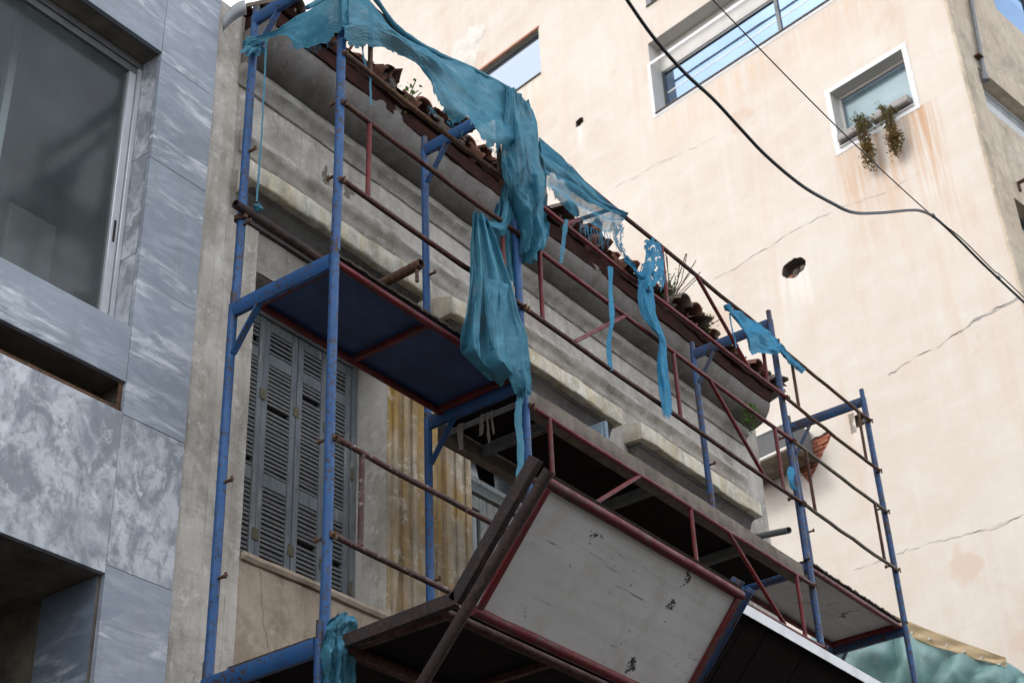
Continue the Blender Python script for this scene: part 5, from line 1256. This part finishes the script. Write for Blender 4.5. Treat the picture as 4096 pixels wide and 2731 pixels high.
sheet('net_swag', 'narrow hanging fold of blue net behind the post beside the big drape',
   [[(1138, 470, -.62), (1158, 455, -.64), (1178, 470, -.64)], [(1124, 530, -.62), (1150, 535, -.65), (1184, 545, -.65)], [(1130, 590, -.62), (1156, 600, -.66), (1186, 610, -.66)], [(1158, 655, -.64), (1170, 668, -.66), (1186, 655, -.66)]],
   'net', 40, 50, [(3.5, .022, .2, .6, (.6, 1))], .15, 6, 8.8, wrinkle=.012)
# knot and tail where the drape is tied to the second outer post
sheet('net_tail', 'gathered tail of the big drape tied round the second outer post',
   [[(1180, 860, -.80), (1200, 850, -.83), (1216, 866, -.80)], [(1186, 890, -.77), (1204, 886, -.80), (1220, 892, -.77)], [(1192, 915, -.77), (1206, 915, -.79), (1217, 912, -.77)]],
   'net', 30, 26, [(3, .010, .2, .5, (1, .6))], .16, 9, 1.9, wrinkle=.014)
strip('net_tail', 'long thin tail of blue net hanging beside the second outer post', [at(1196, 905, 'y', -.77), at(1190, 960, 'y', -.77), at(1196, 1030, 'y', -.77), at(1193, 1102, 'y', -.76)], .045)
# ties, knots, strings
def knot(name, label, c, r, seed, mat='net'):
    bm = bmesh.new(); bmesh.ops.create_icosphere(bm, subdivisions=4, radius=1)
    for v in bm.verts:
        d = 1+.5*fbm(v.co.x*1.6+seed, v.co.y*1.6, v.co.z*1.6)+.25*abs(fbm(v.co.x*4, v.co.y*4+seed, v.co.z*4)); v.co = Vector((v.co.x*r, v.co.y*r, v.co.z*r*.9))*d
    me = bpy.data.meshes.new(name); bm.to_mesh(me); bm.free(); me.materials.append(M[mat])
    for p in me.polygons: p.use_smooth = True
    uvl = me.uv_layers.new()
    for p in me.polygons:
        for li in p.loop_indices: co = me.vertices[me.loops[li].vertex_index].co; uvl.data[li].uv = (co.x+co.y, co.z)
    o = bpy.data.objects.new(name, me); o.location = c; link(o); tag(o, label, 'net', 'torn scraps of blue debris net'); return o
k1 = knot('net_knot', 'knotted blue net around the first inner post', at(577, 103, 'y', -.03), .04, 2.0)
for i in range(5):
    a = at(572+i*5, 106, 'y', -.05); b = at(553+i*12, 122+(i % 2)*8, 'y', -.06); mb = MB(); mb.uv = []; ribbon(mb, [a, a.lerp(b, .5)+Vector((0, -.02, 0)), b], .035, VX, i*2.0); mb.build('loose_end', M['net'], k1, True)
knot('tie_rag', 'small blue rag tied on the brown tube', at(592, 478, 'y', -.07), .022, 5.0)
strip('net_string', 'long blue twine hanging in front of the cornice at left', [at(612, 92, 'y', -.10), at(606, 210, 'y', -.10), at(599, 330, 'y', -.10), at(590, 462, 'y', -.08)], .012, 'net', 'string')
strip('net_string', 'short blue thread dangling below the tent of net', [at(832, 100, 'y', -.72), at(836, 140, 'y', -.72), at(850, 180, 'y', -.72), at(851, 242, 'y', -.72)], .014, 'net', 'string')
strip('net_string', 'frayed blue strip hanging left of the clay pot', [at(1300, 505, 'y', -.75), at(1296, 540, 'y', -.75), at(1293, 570, 'y', -.75), at(1288, 604, 'y', -.75)], .03, 'net_thin', 'string')
strip('net_string', 'long narrow blue strip hanging in the middle of the frieze', [at(1402, 612, 'y', -.74), at(1402, 670, 'y', -.74), at(1406, 735, 'y', -.77), at(1398, 790, 'y', -.74), at(1403, 850, 'y', -.74)], .034, 'net_bright', 'string')
# shredded loop and tail in the middle bay
n5 = sheet('net_shreds', 'shredded blue net scrap dangling below the frayed strip',
   [[(1405, 512, -.77), (1425, 516, -.77), (1436, 520, -.77)], [(1408, 540, -.77), (1424, 545, -.77), (1430, 560, -.77)], [(1412, 560, -.77), (1428, 575, -.77), (1444, 590, -.77)], [(1440, 600, -.77), (1452, 612, -.77), (1462, 620, -.77)]], 'net_thin', 26, 36, [(2, .012, .1, .3, (1, 1))], .1, 7, 12.1, wrinkle=.012, sides=.25, holes=.18)
fringe(n5, [at(1408, 530, 'y', -.77), at(1424, 560, 'y', -.77), at(1445, 600, 'y', -.77)], 26, .03, .09, .004, 'net_thin')
sheet('net_shreds', 'ragged blue net loop hanging over the top rail above the weeds',
   [[(1478, 556, -.75), (1494, 548, -.775), (1506, 552, -.775), (1514, 566, -.75)], [(1476, 600, -.76), (1494, 590, -.79), (1512, 592, -.79), (1526, 612, -.76)], [(1462, 626, -.76), (1488, 640, -.79), (1512, 640, -.79), (1530, 640, -.76)], [(1464, 660, -.76), (1486, 676, -.78), (1508, 676, -.78), (1528, 664, -.76)]], 'net_bright', 46, 46, [(2.5, .020, .1, .3, (1, 1))], .25, 7, 14.1, wrinkle=.014, sides=.10, holes=.34)
sheet('net_shreds', 'twisted blue net rope sagging into the ragged loop',
   [[(1436, 588, -.77), (1452, 606, -.77), (1466, 622, -.77), (1484, 628, -.77), (1500, 618, -.77)], [(1434, 598, -.78), (1450, 616, -.78), (1464, 632, -.78), (1484, 640, -.78), (1504, 628, -.78)]], 'net_bright', 40, 8, [(1, .01, 0, 1, (1, 1))], 0, 6, 4.4, wrinkle=.012)
n7 = sheet('net_tail', 'long blue net tail tied on the red rail, fraying at its end',
   [[(1462, 655, -.76), (1482, 660, -.78), (1500, 668, -.76)], [(1470, 712, -.76), (1488, 712, -.78), (1506, 715, -.76)], [(1490, 752, -.765), (1506, 752, -.785), (1522, 756, -.765)],
    [(1512, 782, -.77), (1520, 782, -.78), (1528, 784, -.77)], [(1508, 830, -.765), (1520, 832, -.785), (1533, 834, -.765)], [(1512, 890, -.765), (1526, 892, -.785), (1542, 888, -.765)], [(1520, 960, -.765), (1530, 966, -.78), (1544, 962, -.765)]],
   'net_bright', 40, 90, [(2.5, .008, .1, .3, (1, 1)), (1, .012, .3, 2, (1, 1))], .06, 12, 16.1, wrinkle=.010)
fringe(n7, [at(1464, 660, 'y', -.76), at(1480, 700, 'y', -.77), at(1500, 700, 'y', -.77)], 30, .05, .18, .003, 'net_thin')
# scrap on the third frame
n6 = sheet('net_scrap', 'bright blue net scrap wrapped on top of the third outer post',
   [[(1664, 702, -.75), (1700, 716, -.78), (1738, 740, -.79), (1766, 762, -.79), (1782, 775, -.77)], [(1672, 712, -.76), (1704, 740, -.80), (1742, 762, -.81), (1770, 782, -.80), (1790, 790, -.78)], [(1690, 726, -.76), (1716, 775, -.80), (1748, 792, -.80), (1778, 802, -.80), (1796, 800, -.78)], [(1712, 735, -.76), (1722, 806, -.79), (1752, 812, -.79), (1784, 815, -.79), (1800, 808, -.77)]],
   'net_bright', 50, 40, [(1.6, .016, .2, 1.0, (.6, 1)), (4, .006, .2, -1, (1, 1))], .08, 8, 18.1, wrinkle=.012)
sheet('net_scrap', 'blue net ends tied to the rail right of the third outer post',
   [[(1786, 785, -.78), (1802, 800, -.78), (1822, 822, -.77), (1850, 848, -.75)], [(1788, 800, -.79), (1802, 815, -.79), (1820, 834, -.78), (1846, 854, -.76)], [(1796, 808, -.77), (1808, 836, -.77), (1822, 842, -.77), (1842, 860, -.75)]], 'net_bright', 40, 16, [(1, .01, .1, 1, (1, 1))], .2, 8, 20.3, wrinkle=.010)
strip('net_string', 'thin blue thread dangling left of the third post scrap', [at(1676, 720, 'y', -.75), at(1681, 755, 'y', -.75), at(1688, 780, 'y', -.75), at(1692, 800, 'y', -.75)], .012, 'net_bright', 'string')
knot('net_knot', 'blue net wad at the left tip of the third post scrap', at(1672, 706, 'y', -.74), .025, 3.3, 'net_bright')
strip('net_string', 'scrap of blue net stuck on the third outer post lower down', [at(1818, 1072, 'y', -.735), at(1816, 1100, 'y', -.74), at(1824, 1125, 'y', -.735)], .05, 'net_bright', 'string')
# bundle on the lowest visible outer post
sheet('net_bundle', 'crumpled blue net bundle tied to the post at the bottom edge',
   [[(772, 1414, -.77), (790, 1406, -.80), (806, 1410, -.80), (820, 1430, -.77)], [(752, 1430, -.77), (775, 1425, -.83), (800, 1430, -.84), (820, 1446, -.78)], [(744, 1455, -.77), (765, 1462, -.83), (785, 1458, -.84), (800, 1462, -.80)], [(740, 1500, -.77), (762, 1505, -.84), (786, 1505, -.84), (806, 1500, -.79)], [(742, 1545, -.77), (765, 1560, -.83), (786, 1565, -.83), (806, 1540, -.79)], [(748, 1580, -.77), (768, 1590, -.81), (786, 1590, -.81), (806, 1580, -.79)]],
   'net', 60, 70, [(2.5, .016, .15, .5, (1, 1)), (.8, .014, .3, 2.5, (1, 1))], .03, 6, 22.7, wrinkle=.026)
strip('net_string', 'tail of the crumpled bundle at the bottom edge', [at(808, 1500, 'y', -.80), at(810, 1530, 'y', -.80), at(808, 1575, 'y', -.80)], .03)

# ================================================================== CABLES, TARPAULIN, WEEDS
def cable(name, label, pts, r, mat='black_rubber', n=260):
    P = [pts[0]]+[catmull(pts[1:-1], i/n) for i in range(n+1)]+[pts[-1]]; o = finish(MB().tube(P, r, 8).build(name, M[mat])); return tag(o, label, 'cable')
cab = [at(x, y, 'y', -3.0) for x, y in ((1380, -90), (1440, 0), (1500, 85), (1570, 165), (1640, 230), (1700, 295), (1760, 358), (1840, 425), (1910, 466), (1960, 488), (2020, 489), (2090, 483), (2120, 486), (2150, 502), (2200, 548), (2260, 608), (2352, 694), (2440, 775))]
cab = [cab[0]+(cab[0]-cab[1])*40]+cab+[cab[-1]+(cab[-1]-cab[-2])*40]
cable('thick_cable', 'thick slack black cable crossing the upper right, kinked before it joins', cab, .0076)
thin = [at(x, y, 'y', -3.0) for x, y in ((1560, -84), (1637, 0), (1760, 128), (1900, 270), (2030, 395), (2143, 497))]+[at(x, y, 'y', -3.0)+Vector((.012, -.012, 0)) for x, y in ((2200, 546), (2275, 620), (2300, 640), (2440, 772))]
thin = [thin[0]+(thin[0]-thin[1])*40]+thin+[thin[-1]+(thin[-1]-thin[-2])*26]
cable('thin_cable', 'thin taut black cable meeting the thick one at right', thin, .0032)
for i, (px, py, l) in enumerate(((2143, 496, 'wire tie where the thin cable meets the thick one'), (2293, 638, 'second wire tie on the joined cables, nearer the right edge'))):
    c = at(px, py, 'y', -3.0); d = (at(px+20, py+18, 'y', -3.0)-c).normalized()
    o = finish(MB().tube([c-d*.010, c+d*.010], .011, 8).build('cable_tie', M['black_rubber'])); tag(o, l, 'cable tie', 'cable ties')
# market tarpaulin at the lower right
TX = 9.4
def tarp_grid(name, rows, mat, parent, nu, nv, amp, seed, thick=.004):
    G_ = [[at(x, y, 'x', X_) for x, y, X_ in r] for r in rows]; mb = MB()
    for i in range(nu+1):
        colp = [catmull(r, i/nu) for r in G_]
        for j in range(nv+1):
            u, v = i/nu, j/nv; p = catmull(colp, v)
            d = amp*((abs(math.sin(u*17+v*3+2.2*fbm(u*2.2, v*.8, seed)))-.6)*1.5*min(1, 2.2*v)+.7*fbm(u*5+seed, v*.9, 1.0)*min(1, .2+2*v))
            mb.v.append(p+Vector((-d, -d*.3, .3*d)))
    for i in range(nu):
        for j in range(nv): a = i*(nv+1)+j; mb.f.append((a, a+nv+1, a+nv+2, a+1))
    o = mb.build(name, M[mat], parent, True); m_ = o.modifiers.new('solid', 'SOLIDIFY'); m_.thickness = thick; return o
tp = thing('market_tarpaulin', 'glossy green tarpaulin with tan canvas edging at lower right', 'tarpaulin', (TX, 0, 0))
tarp_grid('green_sheet', [[(1880, 1420, TX), (1960, 1408, TX), (2040, 1425, TX), (2100, 1448, TX), (2200, 1482, TX), (2300, 1516, TX), (2345, 1540, TX), (2420, 1600, TX)],
   [(1860, 1500, TX-.2), (1940, 1500, TX-.2), (2040, 1520, TX-.2), (2110, 1540, TX-.2), (2210, 1560, TX-.2), (2300, 1590, TX-.2), (2350, 1600, TX-.2), (2430, 1660, TX-.2)],
   [(1840, 1640, TX-.1), (1930, 1640, TX-.1), (2030, 1660, TX-.1), (2110, 1680, TX-.1), (2210, 1690, TX-.1), (2300, 1700, TX-.1), (2350, 1710, TX-.1), (2440, 1760, TX-.1)]], 'tarp', tp, 150, 60, .12, 2.2)
tarp_grid('canvas_edging', [[(1900, 1375, TX-.10), (1985, 1384, TX-.10), (2050, 1410, TX-.11), (2100, 1432, TX-.11), (2200, 1470, TX-.11), (2285, 1500, TX-.11), (2310, 1508, TX-.11)],
   [(1905, 1400, TX-.15), (1990, 1402, TX-.15), (2050, 1425, TX-.10), (2100, 1448, TX-.10), (2200, 1485, TX-.10), (2285, 1512, TX-.10), (2312, 1522, TX-.10)],
   [(1910, 1416, TX-.10), (1995, 1418, TX-.10), (2045, 1440, TX-.11), (2095, 1464, TX-.11), (2195, 1500, TX-.11), (2282, 1524, TX-.11), (2310, 1534, TX-.11)]], 'tan', tp, 70, 12, .018, 5.1, .006)
for i in range(6):
    c = at(2095+i*40, 1452+i*14.5, 'x', TX-.135); finish(MB().tube([c+Vector((.012, 0, 0)), c-Vector((.008, 0, 0))], .011, 10).build('eyelet', M['alu'], tp))
# canopy frame that carries the tarpaulin
for y in (at(1900, 1400, 'x', TX).y, at(2345, 1540, 'x', TX).y): finish(MB().tube([(TX+.05, y, GZ), (TX+.05, y, at(2345, 1545, 'x', TX).z)], .03, 10).build('canopy_pole', M['grey_steel'], tp))
# weeds on the roof edge
def weed(label, px, py, Y, h, n, leaves, mat='leaf', lf=.03, hang=False, spread=.12):
    b = at(px, py, 'y', Y); st_ = []
    for i in range(n):
        d = Vector((jit(spread), jit(spread), -h if hang else h*random.uniform(.6, 1.1))); st_.append([b+Vector((jit(.04), jit(.03), 0)), b+d*.4+Vector((jit(.03), jit(.03), 0)), b+d])
    return plant('weed', label, b, st_, leaves, mat, 'plant', lf, 'weeds growing on the old house')
weed('small green weed on the roof edge near the left rubble', 935, 246, .14, .17, 8, 70, lf=.036)
weed('green weed on the roof edge at the far right', 1612, 760, .14, .16, 9, 110, lf=.032)
weed('leafy green weed tuft hanging under the far end of the cornice', 1722, 935, .20, .16, 14, 200, lf=.034, hang=True, spread=.09)
weed('tall dry weed with seed heads behind the ragged net loop', 1545, 690, .10, .42, 16, 120, 'leaf_dry', .016, spread=.22)
weed('green leafy weed under the tall dry one', 1532, 690, .10, .22, 10, 120, 'leaf', .03)
weed('tiny yellowing weed by the loose tiles in the middle', 1462, 640, .12, .12, 6, 30, 'leaf', .022)

# ================================================================== the other side of the street (unseen; height and tone set for the facade light, mirrored in panes)
ob = thing('opposite_building', 'plain beige apartment building across the street, behind the viewer', 'building', (2, -13, GZ))
OH = []
for fl_ in range(2):
    for i in range(9): OH.append((-14+i*3.4, -12.4+i*3.4, GZ+1.2+fl_*3.1, GZ+2.8+fl_*3.1))
q = MB(); wall_grid(q, 'y', -11.0, -16, 18, GZ, GZ+6.7, OH, True); q.quad((-16, -11, GZ+6.7), (18, -11, GZ+6.7), (18, -16, GZ+6.7), (-16, -16, GZ+6.7))
q.quad((-16, -11, GZ), (-16, -16, GZ), (-16, -16, GZ+6.7), (-16, -11, GZ+6.7)); q.build('wall', M['opposite'], ob)
pm = bpy.data.meshes.new('window_pane'); r_ = MB().quad((-.8, 0, 0), (.8, 0, 0), (.8, 0, 1.6), (-.8, 0, 1.6)); pm.from_pydata(r_.v, [], r_.f); pm.materials.append(M['glass_dark'])
for h in OH: piece('window_pane', pm, ob, ((h[0]+h[1])/2, -11.12, h[2]))
MB().quad((-16, -11.5, GZ), (18, -11.5, GZ), (18, -11.5, GZ+6.7), (-16, -11.5, GZ+6.7)).build('dark_interior', M['dark'], ob)
